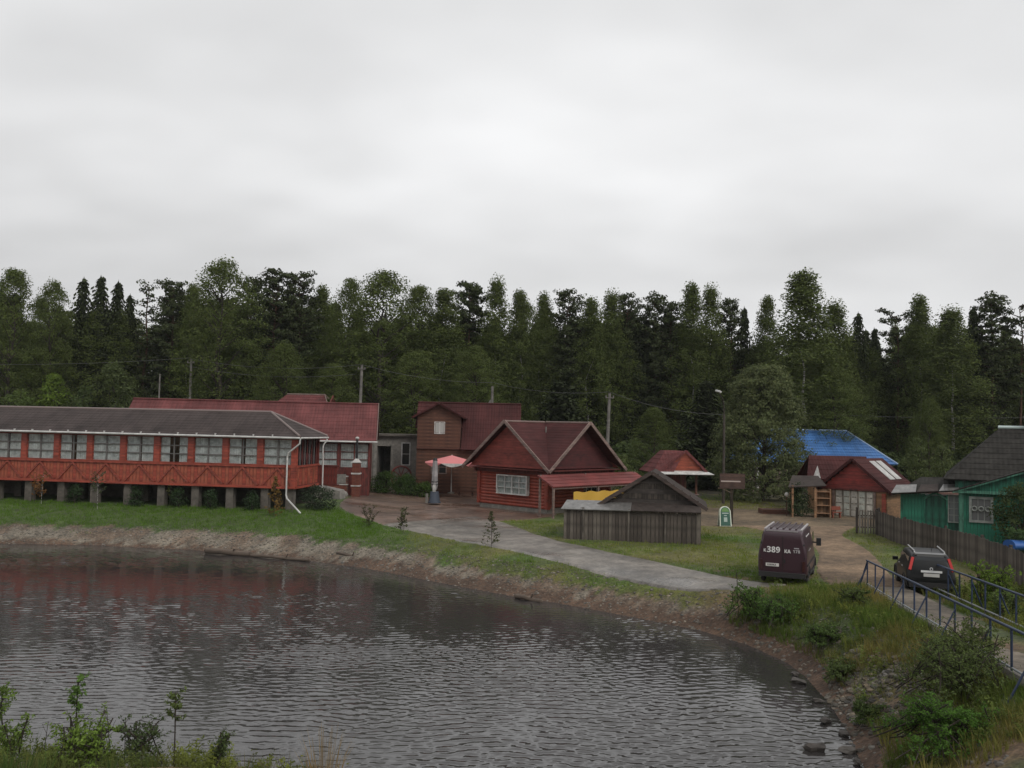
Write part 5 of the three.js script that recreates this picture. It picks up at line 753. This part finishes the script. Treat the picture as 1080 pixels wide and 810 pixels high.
{
  const R = rng(909); const nm = { broad: 'broadleaf_tree', birch: 'birch_tree', spruce: 'spruce_tree', pine: 'pine_tree', openpine: 'pine_tree', thinpine: 'pine_tree', roundpine: 'pine_tree' }; let n = 0;
  for (const [kind, x, z, top, w, label] of FOREST) {
    const proto = KINDS[kind][n++ % KINDS[kind].length], [h0, w0] = SIZE[kind], y = ground(x, z); const t = thing(nm[kind], label, 'tree', [x, y - 0.1, z], R() * 6.28, 'trees of the forest edge'); const sy = (top + 0.6 - y) / h0, sx = Math.max((kind === 'spruce' ? 1.3 : kind === 'birch' ? 1.4 : 1.28) * w / w0, 0.6 * sy); t.scale.set(sx, sy, sx);
    const a = mesh(proto.trunk, proto.bark); a.name = 'trunk'; const b = mesh(proto.crown, proto.leaf); b.name = 'crown'; t.add(a, b);
  }
  // the wood behind, one mass
  const back = new THREE.Group(); back.name = 'forest_mass'; back.userData = { kind: 'stuff', label: 'dense dark mixed forest filling the background behind the front trees', category: 'forest' }; scene.add(back);
  const lists = { broad: [], birch: [], spruce: [], pine: [] }; const profile = (x) => 20.3 - 2.0 * sstep(-10, 40, x) + 1.3 * Math.sin(x * 0.13);
  for (const [z0, step, f] of [[-113, 3.8, 0.93], [-117, 3.6, 0.98], [-122, 3.4, 1.02], [-128, 3.6, 1.06], [-135, 3.8, 1.1], [-144, 4.2, 1.14]]) for (let x = -120; x < 120; x += step * (0.7 + 0.6 * R())) { const px = x / -z0; if (Math.abs(px + 0.415) < 0.013) continue; const r = R(); const k = r < 0.42 ? 'birch' : r < 0.72 ? 'broad' : r < 0.8 ? 'spruce' : 'pine'; lists[k].push([x, z0 + (R() - 0.5) * 4, profile(x) * f * (0.84 + 0.24 * R()), 0.95 + 0.45 * R(), R() * 6.28]); }
  for (const [z0, x0, x1] of [[-108, -130, -66], [-104, 68, 130]]) for (let x = x0; x < x1; x += 5) lists[R() < 0.5 ? 'birch' : 'spruce'].push([x, z0 - R() * 8, 19 + 4 * R(), 1, R() * 6.28]);
  for (const k in lists) { const pr = KINDS[k][KINDS[k].length - 1]; for (const [g, m, nme] of [[pr.trunk, pr.bark, 'trunks'], [pr.crown, pr.leaf, 'crowns']]) { const im = new THREE.InstancedMesh(g, m, lists[k].length); im.name = k + '_' + nme; im.castShadow = im.receiveShadow = true; const q = new THREE.Object3D(); lists[k].forEach(([x, z, h, w, a], i) => { q.position.set(x, ground(x, z) - 0.1, z); q.rotation.set(0, a, 0); q.scale.set(w, h / SIZE[k][0], w); q.updateMatrix(); im.setMatrixAt(i, q.matrix); }); back.add(im); } }
  // undergrowth along the forest edge, one mass
  const bushP = broadTree(777, 3.2, 1.9, { n: 60, leaves: 34, size: 0.13, base: 0.02, r: 0.06, clump: 0.6, col: [0.048, 0.060, 0.022] }); const im = new THREE.InstancedMesh(bushP.crown, leafMat, 130); im.name = 'undergrowth'; im.userData = { kind: 'stuff', label: 'low shrubs growing along the foot of the forest', category: 'undergrowth' }; im.castShadow = im.receiveShadow = true; const q = new THREE.Object3D(); for (let i = 0; i < 130; i++) { const x = -75 + i * 1.15 + R(), z = -101 - 14 * R(); q.position.set(x, ground(x, z) - 0.2, z); q.rotation.y = R() * 6.28; const s = 0.6 + 0.9 * R(); q.scale.set(s * 1.3, s, s * 1.3); q.updateMatrix(); im.setMatrixAt(i, q.matrix); } scene.add(im);
}
// ---------------------------------------------------------------- single trees and shrubs near the houses
function shrub(name, label, cat, x, z, h, w, seed, o = {}, group) { const t = thing(name, label, cat, [x, ground(x, z) - 0.05, z], 0, group); const b = broadTree(seed, h, w, { base: 0.04, r: 0.05, clump: 0.35 * Math.min(1.6, h), n: 60, leaves: 36, size: 0.07, ...o }); const a = mesh(b.trunk, b.bark); a.name = 'stems'; const c = mesh(b.crown, leafMat); c.name = 'foliage'; t.add(a, c); return t; }
{ const t = shrub('broadleaf_tree', 'round grey-green tree standing alone before the blue-roofed house', 'tree', 23.9, -84, 12.6, 5.1, 1001, { n: 800, leaves: 46, size: 0.12, clump: 0.8, r: 0.2, base: 0.03, col: [0.084, 0.090, 0.042], env: (t) => Math.pow(Math.sin(Math.PI * (0.2 + 0.74 * t)), 0.6) * (1 - 0.25 * t) }); t.children[0].name = 'trunk'; t.children[1].name = 'crown'; }
shrub('young_tree', 'low green young tree above the veranda roof at the left edge', 'tree', -47.8, -86, 8.7, 3.2, 1002, { col: [0.055, 0.07, 0.022], size: 0.14, clump: 0.9, n: 90 }); shrub('young_tree', 'bright yellow-green young tree above the left part of the veranda roof', 'tree', -44.6, -86, 10.2, 1.9, 1003, { col: [0.075, 0.10, 0.02], size: 0.14, clump: 0.8, n: 80 }); shrub('young_tree', 'rounded olive young tree above the start of the red hall roof', 'tree', -39.3, -87.5, 11.6, 2.3, 1004, { col: [0.058, 0.068, 0.028], size: 0.14, clump: 0.9, n: 90 }); shrub('young_tree', 'small dull green young tree between the bright one and the rounded olive one', 'tree', -41.8, -86.5, 9.2, 1.6, 1005, { col: [0.05, 0.062, 0.025], size: 0.13, clump: 0.7, n: 60 });
shrub('bush', 'feathery grey-green bush between the log cabin and the kiosk', 'bush', 10.0, -79, 4.1, 1.5, 1006, { col: [0.07, 0.08, 0.03], size: 0.1 }); shrub('bush', 'pale green bush behind the right slope of the garage', 'bush', 37.6, -82, 6.2, 1.3, 1007, { col: [0.065, 0.075, 0.03], size: 0.1 }); shrub('bush', 'pale green bush between the garage and the slate roof', 'bush', 36.0, -74, 5.6, 1.6, 1008, { col: [0.062, 0.07, 0.03], size: 0.1 });
shrub('bush', 'dark green shrub under the porch roof of the garage', 'bush', 22.3, -68.9, 2.5, 0.9, 1009, { col: [0.03, 0.042, 0.02] });
shrub('hedge_shrub', 'large clipped round green shrub left of the brown house', 'shrub', -11.4, -82, 1.9, 1.7, 1010, { col: [0.035, 0.055, 0.016], n: 110, clump: 0.5, env: (t) => Math.sqrt(Math.max(0, 1 - Math.pow(t, 2.5))) }); shrub('hedge_shrub', 'smaller clipped round shrub at the corner of the brown house', 'shrub', -9.5, -81.5, 1.75, 1.5, 1011, { col: [0.038, 0.06, 0.018], n: 100, clump: 0.5, env: (t) => Math.sqrt(Math.max(0, 1 - Math.pow(t, 2.5))) }); shrub('hedge_shrub', 'low flat green shrub beside the folded parasol', 'shrub', -7.6, -80, 1.3, 1.0, 1012, { col: [0.05, 0.075, 0.02], n: 60 });
shrub('bush', 'dark juniper bush at the right end of the veranda', 'bush', -13.6, -63.2, 1.6, 1.5, 1013, { col: [0.028, 0.036, 0.022] });
shrub('bush', 'leafy bush hiding the right window of the green house', 'bush', 27.6, -48, 3.9, 1.7, 1014, { col: [0.038, 0.048, 0.02], n: 130, size: 0.08 }); shrub('bush', 'tall bush with pale blossoms at the right edge before the green house', 'bush', 29.9, -49.2, 4.6, 1.7, 1015, { col: [0.045, 0.055, 0.025], n: 120, size: 0.08 });
{ const L = new Leaves(), R = rng(55); for (let k = 0; k < 26; k++) spray(L, R, V((R() - 0.5) * 2.2, 0.35 + R() * 0.45, (R() - 0.5) * 0.6), V(0.25, 0.2, 0.25), 24, 0.07, [0.05, 0.075, 0.03], 0.4); const o = mesh(L.build(), leafMat); o.name = 'foliage'; scene.getObjectByName('boat_planter').add(o); }
// ---------------------------------------------------------------- grass, pebbles and weeds: what nobody could count
function tuftGeo(seed, n, h, spread, w) { const R = rng(seed), P = [], N = []; for (let k = 0; k < n; k++) { const a = R() * 6.28, r = spread * Math.sqrt(R()), x = Math.cos(a) * r, z = Math.sin(a) * r, b = R() * 6.28, hh = h * (0.5 + 0.6 * R()), lx = Math.cos(a) * hh * (0.15 + 0.4 * R()), lz = Math.sin(a) * hh * (0.15 + 0.4 * R()), wx = Math.cos(b) * w, wz = Math.sin(b) * w; P.push(x - wx, 0, z - wz, x + wx, 0, z + wz, x + lx * 0.45 + wx * 0.7, hh * 0.6, z + lz * 0.45 + wz * 0.7, x - wx, 0, z - wz, x + lx * 0.45 + wx * 0.7, hh * 0.6, z + lz * 0.45 + wz * 0.7, x + lx * 0.45 - wx * 0.7, hh * 0.6, z + lz * 0.45 - wz * 0.7, x + lx * 0.45 - wx * 0.7, hh * 0.6, z + lz * 0.45 - wz * 0.7, x + lx * 0.45 + wx * 0.7, hh * 0.6, z + lz * 0.45 + wz * 0.7, x + lx, hh, z + lz); } const g = new THREE.BufferGeometry(); g.setAttribute('position', new THREE.Float32BufferAttribute(P, 3)); g.computeVertexNormals(); g.setAttribute('uv', new THREE.BufferAttribute(new Float32Array(P.length / 3 * 2), 2)); return g; }
const blocked = (x, z) => onRibbon(x, z) || onDeck(x, z) || (x > 3 && x < 11 && z < -51.4 && z > -58) || Math.hypot(x - 2.8, z + 72) < 5.6 || (x < -14 && z < -62.2 - (x + 14.6) * -0.138) || (x < -12 && z < -69.5) || (x > 24.2 && z < -44) ;
function scatter(name, label, cat, geo, m, boxes, seed, test, colour) {
  const R = rng(seed), items = []; for (const [x0, x1, z0, z1, per, s0, s1] of boxes) { const n = Math.round((x1 - x0) * (z1 - z0) * per); for (let k = 0; k < n; k++) { const x = lerp(x0, x1, R()), z = lerp(z0, z1, R()), d = shoreDist(x, z); const p = test(x, z, d); if (R() > p) continue; items.push([x, z, d, lerp(s0, s1, R() * R()), R() * 6.28]); } }
  const im = new THREE.InstancedMesh(geo, m, items.length), o = new THREE.Object3D(), c = new THREE.Color(); items.forEach(([x, z, d, s, a], i) => { o.position.set(x, heightRaw(x, z, d) - 0.015, z); o.rotation.set(0, a, 0); o.scale.setScalar(s); o.updateMatrix(); im.setMatrixAt(i, o.matrix); colour(c, x, z, d, R); im.setColorAt(i, c); });
  im.name = name; im.userData = { kind: 'stuff', label, category: cat }; im.castShadow = im.receiveShadow = true; scene.add(im); console.log(name, items.length); return im;
}
const bladeMat = new THREE.MeshPhysicalMaterial({ color: 0xffffff, roughness: 1, specularIntensity: 0.15, transmission: 0.3, thickness: 0, side: THREE.DoubleSide });
const edgeD = (x, z) => lerp(1.95, 1.25, sstep(-8, 1, x)) + 1.1 * (fbm(x * 0.9, z * 0.9, 4, 43) - 0.5);
scatter('lawn_grass', 'short green lawn and meadow grass round the lake', 'grass', tuftGeo(1, 9, 0.2, 0.14, 0.008), bladeMat, [[-46, -8, -66, -53, 26, 0.6, 1.4], [-12, 13, -62, -36, 24, 0.5, 1.3], [10, 24.5, -63, -35, 22, 0.4, 1.1], [8, 24, -90, -72, 6, 0.7, 1.6]], 501, (x, z, d) => (blocked(x, z) || d < edgeD(x, z) ? (d > 0.9 && !blocked(x, z) ? 0.03 : 0) : x > -6 && z > -60 ? clamp(1.5 - 1.6 * fbm(x * 0.22, z * 0.22, 4, 41)) : 1), (c, x, z, d, R) => { const n = fbm(x * 0.22, z * 0.22, 4, 41), dry = x > -6 ? clamp(0.55 + 2.0 * (n - 0.5) + 0.5 * (R() - 0.5)) : 0.12 * R(); const k = 0.75 + 0.5 * R(); c.setRGB(lerp(0.088, 0.205, dry) * k, lerp(0.175, 0.215, dry) * k, lerp(0.020, 0.040, dry) * k); });
scatter('bank_weeds', 'mixed weeds and grass covering the right bank', 'weeds', tuftGeo(2, 12, 0.34, 0.16, 0.009), bladeMat, [[8, 15.5, -42, -17, 85, 0.4, 1.5], [15, 22, -38, -20, 40, 0.5, 1.6]], 502, (x, z, d) => { if (blocked(x, z) || d < 0.5 || (x < 16.5 && z < -35.2 - 0.4 * (x - 9))) return 0; const n = fbm(x * 0.7, z * 0.7, 3, 44), rip = sstep(1.3, 0.6, Math.hypot((x - 10.4) / 0.95, (z + 24.7) / 2.6)); return clamp((n - 0.2) * 3.2) * (1 - rip * 0.85); }, (c, x, z, d, R) => { const dry = clamp(2.4 * (fbm(x * 0.5, z * 0.5, 3, 45) - 0.42) + 0.4 * (R() - 0.3)), k = 0.7 + 0.6 * R(); c.setRGB(lerp(0.095, 0.21, dry) * k, lerp(0.145, 0.175, dry) * k, lerp(0.026, 0.055, dry) * k); });
scatter('foreground_grass', 'straw and green grass on the near bank at the bottom left', 'grass', tuftGeo(3, 12, 0.5, 0.14, 0.006), bladeMat, [[-15, 3, -21.2, -13, 26, 0.3, 1.15]], 503, (x, z, d) => (d < 0.25 ? 0 : clamp(0.15 + 2.0 * (fbm(x * 0.6, z * 0.6, 3, 46) - 0.38))), (c, x, z, d, R) => { const dry = clamp(0.35 + 2.4 * (fbm(x * 0.4, z * 0.4, 3, 48) - 0.45)), k = 0.7 + 0.6 * R(); c.setRGB(lerp(0.06, 0.2, dry) * k, lerp(0.10, 0.14, dry) * k, lerp(0.025, 0.06, dry) * k); });
{ // leafy weeds in between
  const L = new Leaves(), R = rng(640); for (let s = 0; s < 9; s++) { const a = R() * 6.28, h = 0.25 + 0.3 * R(), bx = Math.cos(a) * 0.12, bz = Math.sin(a) * 0.12; for (let k = 0; k < 16; k++) { const t = 0.15 + 0.85 * R(), c = V(bx * (1 + t) + (R() - 0.5) * 0.12, h * t, bz * (1 + t) + (R() - 0.5) * 0.12), nn = V(c.x, 0.25, c.z).normalize().addScaledVector(rdir(R), 0.7).normalize(), u = V().crossVectors(nn, rdir(R)).normalize(), v = V().crossVectors(nn, u), k2 = 0.7 + 0.6 * R(); L.leaf(c, u.multiplyScalar(0.03), v.multiplyScalar(0.045), [k2, k2, k2]); } }
  const wm = new THREE.MeshPhysicalMaterial({ vertexColors: true, roughness: 1, specularIntensity: 0.12, side: THREE.DoubleSide, transmission: 0.3, thickness: 0 });
  const g = L.build(); scatter('leafy_weeds', 'low leafy weeds growing among the grass on the near and right banks', 'weeds', g, wm, [[-13, -3, -20.2, -15.5, 6, 0.5, 1.4], [8.5, 13.5, -36, -17, 4, 0.5, 1.5], [16, 21.5, -38, -24, 5, 0.6, 2]], 509, (x, z, d) => (d < 0.5 || blocked(x, z) ? 0 : clamp((fbm(x * 0.8, z * 0.8, 3, 52) - 0.32) * 4)), (c, x, z, d, R2) => { const k = 0.75 + 0.5 * R2(), y = fbm(x * 0.5, z * 0.5, 2, 53); c.setRGB(lerp(0.085, 0.15, y) * k, lerp(0.12, 0.165, y) * k, 0.034 * k); });
}
function stoneGeo(seed) { const g = new THREE.IcosahedronGeometry(1, 1) , p = g.attributes.position; for (let i = 0; i < p.count; i++) { const x = p.getX(i), y = p.getY(i), z = p.getZ(i), k = 0.5 + 0.9 * vnoise(x * 1.7 + seed * 7 + 20, z * 1.7 + y * 2.1 + 20, seed); p.setXYZ(i, x * k * 1.1, y * k * 0.6, z * k * 0.8); } g.computeVertexNormals(); return g; }
const stoneMat = new THREE.MeshStandardMaterial({ color: 0xffffff, roughness: 0.85, map: T.mottle });
scatter('shore_pebbles', 'loose grey and brown pebbles along the gravelled lake shore', 'pebbles', stoneGeo(3), stoneMat, [[-40, 10, -57.5, -33, 44, 0.025, 0.12], [6, 12.5, -34, -17, 30, 0.025, 0.15]], 504, (x, z, d) => (d < -0.25 || blocked(x, z) ? 0 : d < 2.6 ? 1 : 0), (c, x, z, d, R) => { const v = 0.06 + 0.24 * R() * R() + 0.05 * R(), r = R() * 0.16; c.setRGB(v * (1.06 + r), v, v * (0.9 - r)); });
scatter('bank_rubble', 'heap of broken grey stones spilling down the right bank', 'rubble', stoneGeo(8), stoneMat, [[8.6, 12.4, -29.5, -20.0, 110, 0.025, 0.15]], 505, (x, z, d) => (d < 0 ? 0 : sstep(1.25, 0.75, Math.hypot((x - 10.4) / 1.15, (z + 24.5) / 3.2) + 0.5 * (fbm(x * 1.2, z * 1.2, 3, 66) - 0.5))), (c, x, z, d, R) => { const v = 0.055 + 0.2 * R() * R(), r = R() * 0.25; c.setRGB(v * (1.05 + r), v, v * (0.88 - r)); });
// ---------------------------------------------------------------- single rocks and driftwood
{
  const rocks = [[7.75, -22.5, 0.3, 'dark rock standing alone in the water near the bottom right'], [9.45, -29.3, 0.3, 'dark wet rock at the water edge below the leafy bank'], [9.25, -28.4, 0.42, 'flat pale rock lying in the shallows beside the dark wet rock'], [8.75, -24.6, 0.34, 'blunt grey rock at the foot of the rubble heap'], [8.9, -23.6, 0.3, 'brown rock at the water edge below the rubble heap'], [8.5, -22.4, 0.36, 'broad grey rock at the lower end of the right bank'], [8.45, -21.6, 0.26, 'small dark rock at the very bottom of the right shore'], [9.2, -26.4, 0.28, 'wedge-shaped grey rock on the shore above the lone rock']];
  rocks.forEach(([x, z, s, label], i) => { const g = stoneGeo(20 + i).scale(s * (i ? 0.55 : 0.85), s * (i ? 0.45 : 0.75), s * (i ? 0.5 : 0.7)).rotateY(i * 1.3); single('shore_rock', g.translate(x, WATER + 0.06, z), M(0.06 + 0.03 * (i % 3), 0.05 + 0.028 * (i % 3), 0.043 + 0.025 * (i % 3), 0.75, { map: T.mottle }), label, 'rock'); });
  const log = (a, b, r, label) => { const A = V(a[0], a[1], a[2]), B = V(b[0], b[1], b[2]), g = tube([A, A.clone().lerp(B, 0.35).add(V(0, 0.04, 0.08)), A.clone().lerp(B, 0.7).add(V(0, -0.02, -0.06)), B], r, 24, 9); const t = thing('driftwood_log', label, 'log'); part(t, 'stem', g, mat.driftwood); part(t, 'cut_end', [new THREE.SphereGeometry(r * 0.99, 9, 6).scale(1, 1, 0.5).translate(A.x, A.y, A.z), new THREE.SphereGeometry(r * 0.99, 9, 6).scale(1, 1, 0.5).translate(B.x, B.y, B.z)], mat.driftwood); part(t, 'branch_stub', bar(A.clone().lerp(B, 0.6), A.clone().lerp(B, 0.63).add(V(0.05, 0.28, 0.1)), r * 0.4, r * 0.3), mat.driftwood); };
  log([-17.9, -1.22, -53.0], [-15.1, -1.28, -52.3], 0.17, 'thick driftwood log at the far water edge, left of the thin one'); log([-15.0, -1.33, -52.2], [-11.3, -1.3, -50.7], 0.09, 'long thin driftwood pole at the far water edge'); log([0.4, -1.3, -41.3], [1.5, -1.36, -40.5], 0.11, 'short dark driftwood stub on the shore below the path'); log([-9.8, -0.95, -51.3], [-8.2, -1.1, -50.2], 0.1, 'bent driftwood branch among the stones where the shore turns');
}
// ---------------------------------------------------------------- saplings and bank shrubs
function sapling(label, x, z, h, w, seed, o = {}, cat = 'sapling', name = 'sapling') {
  const t = thing(name, label, cat, [x, ground(x, z) - 0.03, z], 0); const R = rng(seed), L = new Leaves(), st = []; const n = o.stems || 1;
  for (let s = 0; s < n; s++) { const a = R() * 6.28, sp = n > 1 ? w * (0.3 + 0.5 * R()) : 0.06, top = V(Math.cos(a) * sp, h * (n > 1 ? 0.6 + 0.4 * R() : 1), Math.sin(a) * sp), foot = V((R() - 0.5) * 0.1 * n, 0, (R() - 0.5) * 0.1 * n); const c = new THREE.QuadraticBezierCurve3(foot, V((foot.x + top.x) * 0.35, top.y * 0.55, (foot.z + top.z) * 0.35), top); st.push(new THREE.TubeGeometry(c, 8, o.r || 0.014, 5)); const m = o.twigs || 14; for (let k = 0; k < m; k++) { const f = lerp(o.bare ?? 0.25, 1, (k + R()) / m), p = c.getPoint(f), b = R() * 6.28, l = w * (o.cone ? (1.05 - f) : (0.35 + 0.5 * R())) * (n > 1 ? 0.55 : 1), q = p.clone().add(V(Math.cos(b) * l, l * (o.lift ?? 0.5), Math.sin(b) * l)); st.push(bar(p, q, 0.006, 0.003, 4)); const nn = o.leaves || 14; for (let j = 0; j < nn; j++) { const g = p.clone().lerp(q, 0.25 + 0.8 * R()).add(V((R() - 0.5) * 0.1, (R() - 0.5) * 0.08, (R() - 0.5) * 0.1)); const nn2 = V(g.x, 0, g.z).multiplyScalar(0.7 / (w + 0.05)).add(V(0, 0.55, 0)).addScaledVector(rdir(R), 0.8).normalize(), u = V().crossVectors(nn2, rdir(R)).normalize(), v = V().crossVectors(nn2, u); const sz = (o.size || 0.045) * (0.6 + 0.7 * R()), k2 = 0.7 + 0.6 * R(), cl = o.col || [0.06, 0.09, 0.022]; L.leaf(g, u.multiplyScalar(sz * 0.8), v.multiplyScalar(sz), [cl[0] * k2, cl[1] * k2, cl[2] * k2]); } } }
  const a = mesh(join(st), o.bark || mat.bark); a.name = 'stem'; const b = mesh(L.build(), leafMat); b.name = 'foliage'; t.add(a, b); return t;
}
const rusty = [0.17, 0.075, 0.028];
sapling('rust-coloured dying sapling on the lawn near the left end of the veranda', -33.2, -63.2, 2.2, 0.75, 601, { col: rusty, size: 0.07, twigs: 26, bark: mat.birchBark }); sapling('bare dark-leaved sapling on the lawn before the third veranda bay', -28.5, -61.6, 2.4, 0.8, 602, { col: [0.05, 0.055, 0.028], size: 0.07, twigs: 26, bark: mat.birchBark, bare: 0.4 }); sapling('thin yellowish sapling on the lawn before the sixth veranda bay', -24.1, -63.3, 2.0, 0.6, 603, { col: [0.09, 0.085, 0.03], size: 0.06 }); sapling('thick orange-brown conifer sapling before the right end of the veranda', -15.7, -59.5, 2.7, 0.75, 604, { col: [0.15, 0.085, 0.03], size: 0.075, twigs: 60, bare: 0.03, cone: 1, lift: 0.3 }); sapling('reddish sapling beside the rust-coloured one on the lawn', -34.0, -63.9, 1.9, 0.5, 605, { col: rusty, size: 0.06, twigs: 18 });
sapling('small bare sapling beside the plaza edge, leftmost of three by the path', -8.95, -56.6, 1.5, 0.75, 631, { stems: 4, col: [0.06, 0.055, 0.028], size: 0.055, twigs: 14, leaves: 8, bare: 0.15, lift: 0.7 }); sapling('open sapling on the grass by the path, middle of three', -6.5, -54.2, 1.8, 0.7, 632, { stems: 3, col: [0.06, 0.06, 0.03], size: 0.06, twigs: 18, leaves: 9, bare: 0.2, lift: 0.45 }); sapling('small dark pine sapling by the path, rightmost of three', -0.95, -48.6, 2.0, 0.65, 633, { col: [0.06, 0.062, 0.03], size: 0.06, twigs: 40, leaves: 11, bare: 0.06, cone: 1, lift: 0.25 });
for (const [i, x] of [[0, -31.2], [1, -26.6], [2, -23.4], [3, -21.0], [4, -17.9]]) shrub('bush', ['dark bush between the second and third piers under the veranda', 'dark bush among the piers under the veranda, second from the left', 'dark bush among the piers under the veranda, third from the left', 'dark bush among the piers under the veranda, fourth from the left', 'dark bush by the last piers under the right end of the veranda'][i], 'bush', x, -61.7 + (x + 14.6) * 0.138, 1.3, 0.5, 640 + i, { col: [0.028, 0.042, 0.02], n: 30, leaves: 26, size: 0.06 });
const weedy = { stems: 20, twigs: 13, leaves: 12, size: 0.045, bare: 0.08 };
sapling('leafy green shrub on the shore below the van, left of two', 9.3, -34.7, 1.3, 0.8, 651, { ...weedy, col: [0.068, 0.108, 0.026] }, 'bush', 'willow_bush'); sapling('leafy green shrub on the shore below the van, right of two', 10.2, -33.4, 0.95, 0.9, 652, { ...weedy, col: [0.062, 0.10, 0.026] }, 'bush', 'willow_bush'); sapling('tall thin weedy stem rising from the shore shrubs', 9.0, -35.0, 1.9, 0.5, 653, { col: [0.07, 0.11, 0.025] });
sapling('green shrub on the bank above the dark wet rock', 10.8, -30.4, 0.65, 0.8, 654, { ...weedy, col: [0.06, 0.085, 0.026] }, 'bush', 'willow_bush'); sapling('weedy shrub on the right bank left of the rubble heap', 10.2, -27.4, 0.6, 0.6, 655, { ...weedy, stems: 14, col: [0.068, 0.085, 0.03] }, 'bush', 'willow_bush'); sapling('small shrub at the water edge below the rubble heap', 9.6, -23.9, 0.55, 0.45, 656, { ...weedy, stems: 12, col: [0.06, 0.08, 0.027] }, 'bush', 'willow_bush'); sapling('straggling shrub on the bank beside the far end of the railing', 12.6, -32.6, 0.6, 0.7, 663, { ...weedy, stems: 14, col: [0.072, 0.088, 0.028] }, 'bush', 'willow_bush');
sapling('large dark willow bush on the slope below the railing', 10.9, -21.6, 1.4, 1.15, 657, { stems: 26, twigs: 15, leaves: 17, size: 0.036, col: [0.082, 0.10, 0.036], bare: 0.12 }, 'bush', 'willow_bush'); sapling('light green willow bush just under the near end of the railing', 11.6, -22.6, 1.5, 0.9, 658, { stems: 22, twigs: 16, leaves: 16, size: 0.034, col: [0.08, 0.095, 0.03], bare: 0.15 }, 'bush', 'willow_bush'); sapling('fresh bright green leafy clump at the bottom right', 9.6, -19.4, 1.0, 0.95, 659, { stems: 34, twigs: 13, leaves: 18, size: 0.034, col: [0.062, 0.115, 0.022], bare: 0.1 }, 'bush', 'willow_bush');
sapling('bright yellow-green bush behind the house-side railing', 17.5, -32.4, 1.9, 0.9, 660, { stems: 16, twigs: 14, leaves: 14, size: 0.06, col: [0.09, 0.125, 0.022], bare: 0.1 }, 'bush', 'willow_bush'); sapling('pale green bush beside the yellow-green one behind the railing', 16.8, -30.2, 1.2, 0.7, 661, { stems: 12, twigs: 12, leaves: 12, size: 0.05, col: [0.08, 0.10, 0.035], bare: 0.1 }, 'bush', 'willow_bush'); sapling('low green bush behind the railing near the right edge', 17.6, -28.6, 1.1, 0.8, 662, { stems: 12, twigs: 12, leaves: 12, size: 0.05, col: [0.06, 0.085, 0.025], bare: 0.1 }, 'bush', 'willow_bush');
// foreground plants on the near bank
const fg = [.095, .13, .03];
sapling('dense green willow shrub at the bottom left corner', -10.3, -17.7, 1.45, 0.75, 670, { stems: 12, twigs: 14, leaves: 12, size: 0.042, col: fg, bare: 0.1 }, 'shrub', 'willow_shrub'); sapling('tall slim green sapling with a leafy tip over the water', -8.35, -17.5, 1.72, 0.24, 671, { twigs: 18, leaves: 14, size: 0.045, col: [0.075, 0.12, 0.03], bare: 0.62, lift: 0.7 }); sapling('bright green low shrub at the foot of the tall slim sapling', -8.0, -17.3, 1.0, 0.75, 672, { stems: 14, twigs: 13, leaves: 12, size: 0.042, col: [0.11, 0.15, 0.03], bare: 0.1 }, 'shrub', 'willow_shrub'); sapling('slim sapling with a rounded olive tip in the near foreground', -6.35, -17.5, 1.45, 0.3, 673, { twigs: 16, leaves: 14, size: 0.045, col: [0.075, 0.09, 0.03], bare: 0.6, lift: 0.3 }); sapling('dark leafy stem leaning right of the olive-tipped sapling', -5.6, -17.5, 0.95, 0.35, 674, { stems: 4, twigs: 12, leaves: 10, size: 0.042, col: [0.06, 0.075, 0.03], bare: 0.3 }); sapling('branching green seedling between the corner shrub and the slim sapling', -9.6, -17.6, 1.05, 0.5, 675, { stems: 5, twigs: 10, leaves: 10, size: 0.04, col: fg, bare: 0.35 }); sapling('dark low shrub between the slim saplings in the foreground', -7.1, -17.5, 0.9, 0.65, 676, { stems: 10, twigs: 11, leaves: 10, size: 0.04, col: [0.055, 0.07, 0.03], bare: 0.2 }, 'shrub', 'willow_shrub');
{ const R = rng(88), g = tuftGeo(9, 60, 1.1, 0.3, 0.007), t = thing('dry_grass_clump', 'tall clump of straw-coloured grass on the near bank', 'grass clump', [-3.55, ground(-3.55, -17.9) - 0.02, -17.9]); const o = mesh(g, M(0.22, 0.15, 0.06, 0.9)); o.name = 'blades'; t.add(o); const s = []; for (let k = 0; k < 14; k++) { const x = (R() - 0.5) * 0.6, z = (R() - 0.5) * 0.4; s.push(bar(V(x * 0.4, 0, z * 0.4), V(x, 1.0 + 0.3 * R(), z), 0.005, 0.003, 4)); } part(t, 'stalks', s, M(0.18, 0.13, 0.07, 0.9)); }
for (const [i, [x, h]] of [[-7.55, 1.15], [-7.3, 0.95], [-8.9, 0.9], [-0.2, 0.75]].entries()) { const t = thing('dead_stalk', ['bare dead stalk beside the tall slim sapling', 'leaning bare stalk right of the tall slim sapling', 'thin bare stalk left of the tall slim sapling', 'lone faint stalk at the bottom edge below the open water'][i], 'stalk', [x, ground(x, -17.4) - 0.02, -17.4]); part(t, 'stem', bar(V(0, 0, 0), V(0.12 * (i - 1), h, 0.05), 0.011, 0.005, 5), mat.bark); part(t, 'twig', [bar(V(0.06 * (i - 1), h * 0.6, 0.02), V(0.06 * (i - 1) + 0.12, h * 0.82, 0.03), 0.005, 0.003, 4), bar(V(0.08 * (i - 1), h * 0.75, 0.03), V(0.08 * (i - 1) - 0.1, h * 0.95, 0.02), 0.005, 0.003, 4)], mat.bark); }

renderer.render(scene, camera);
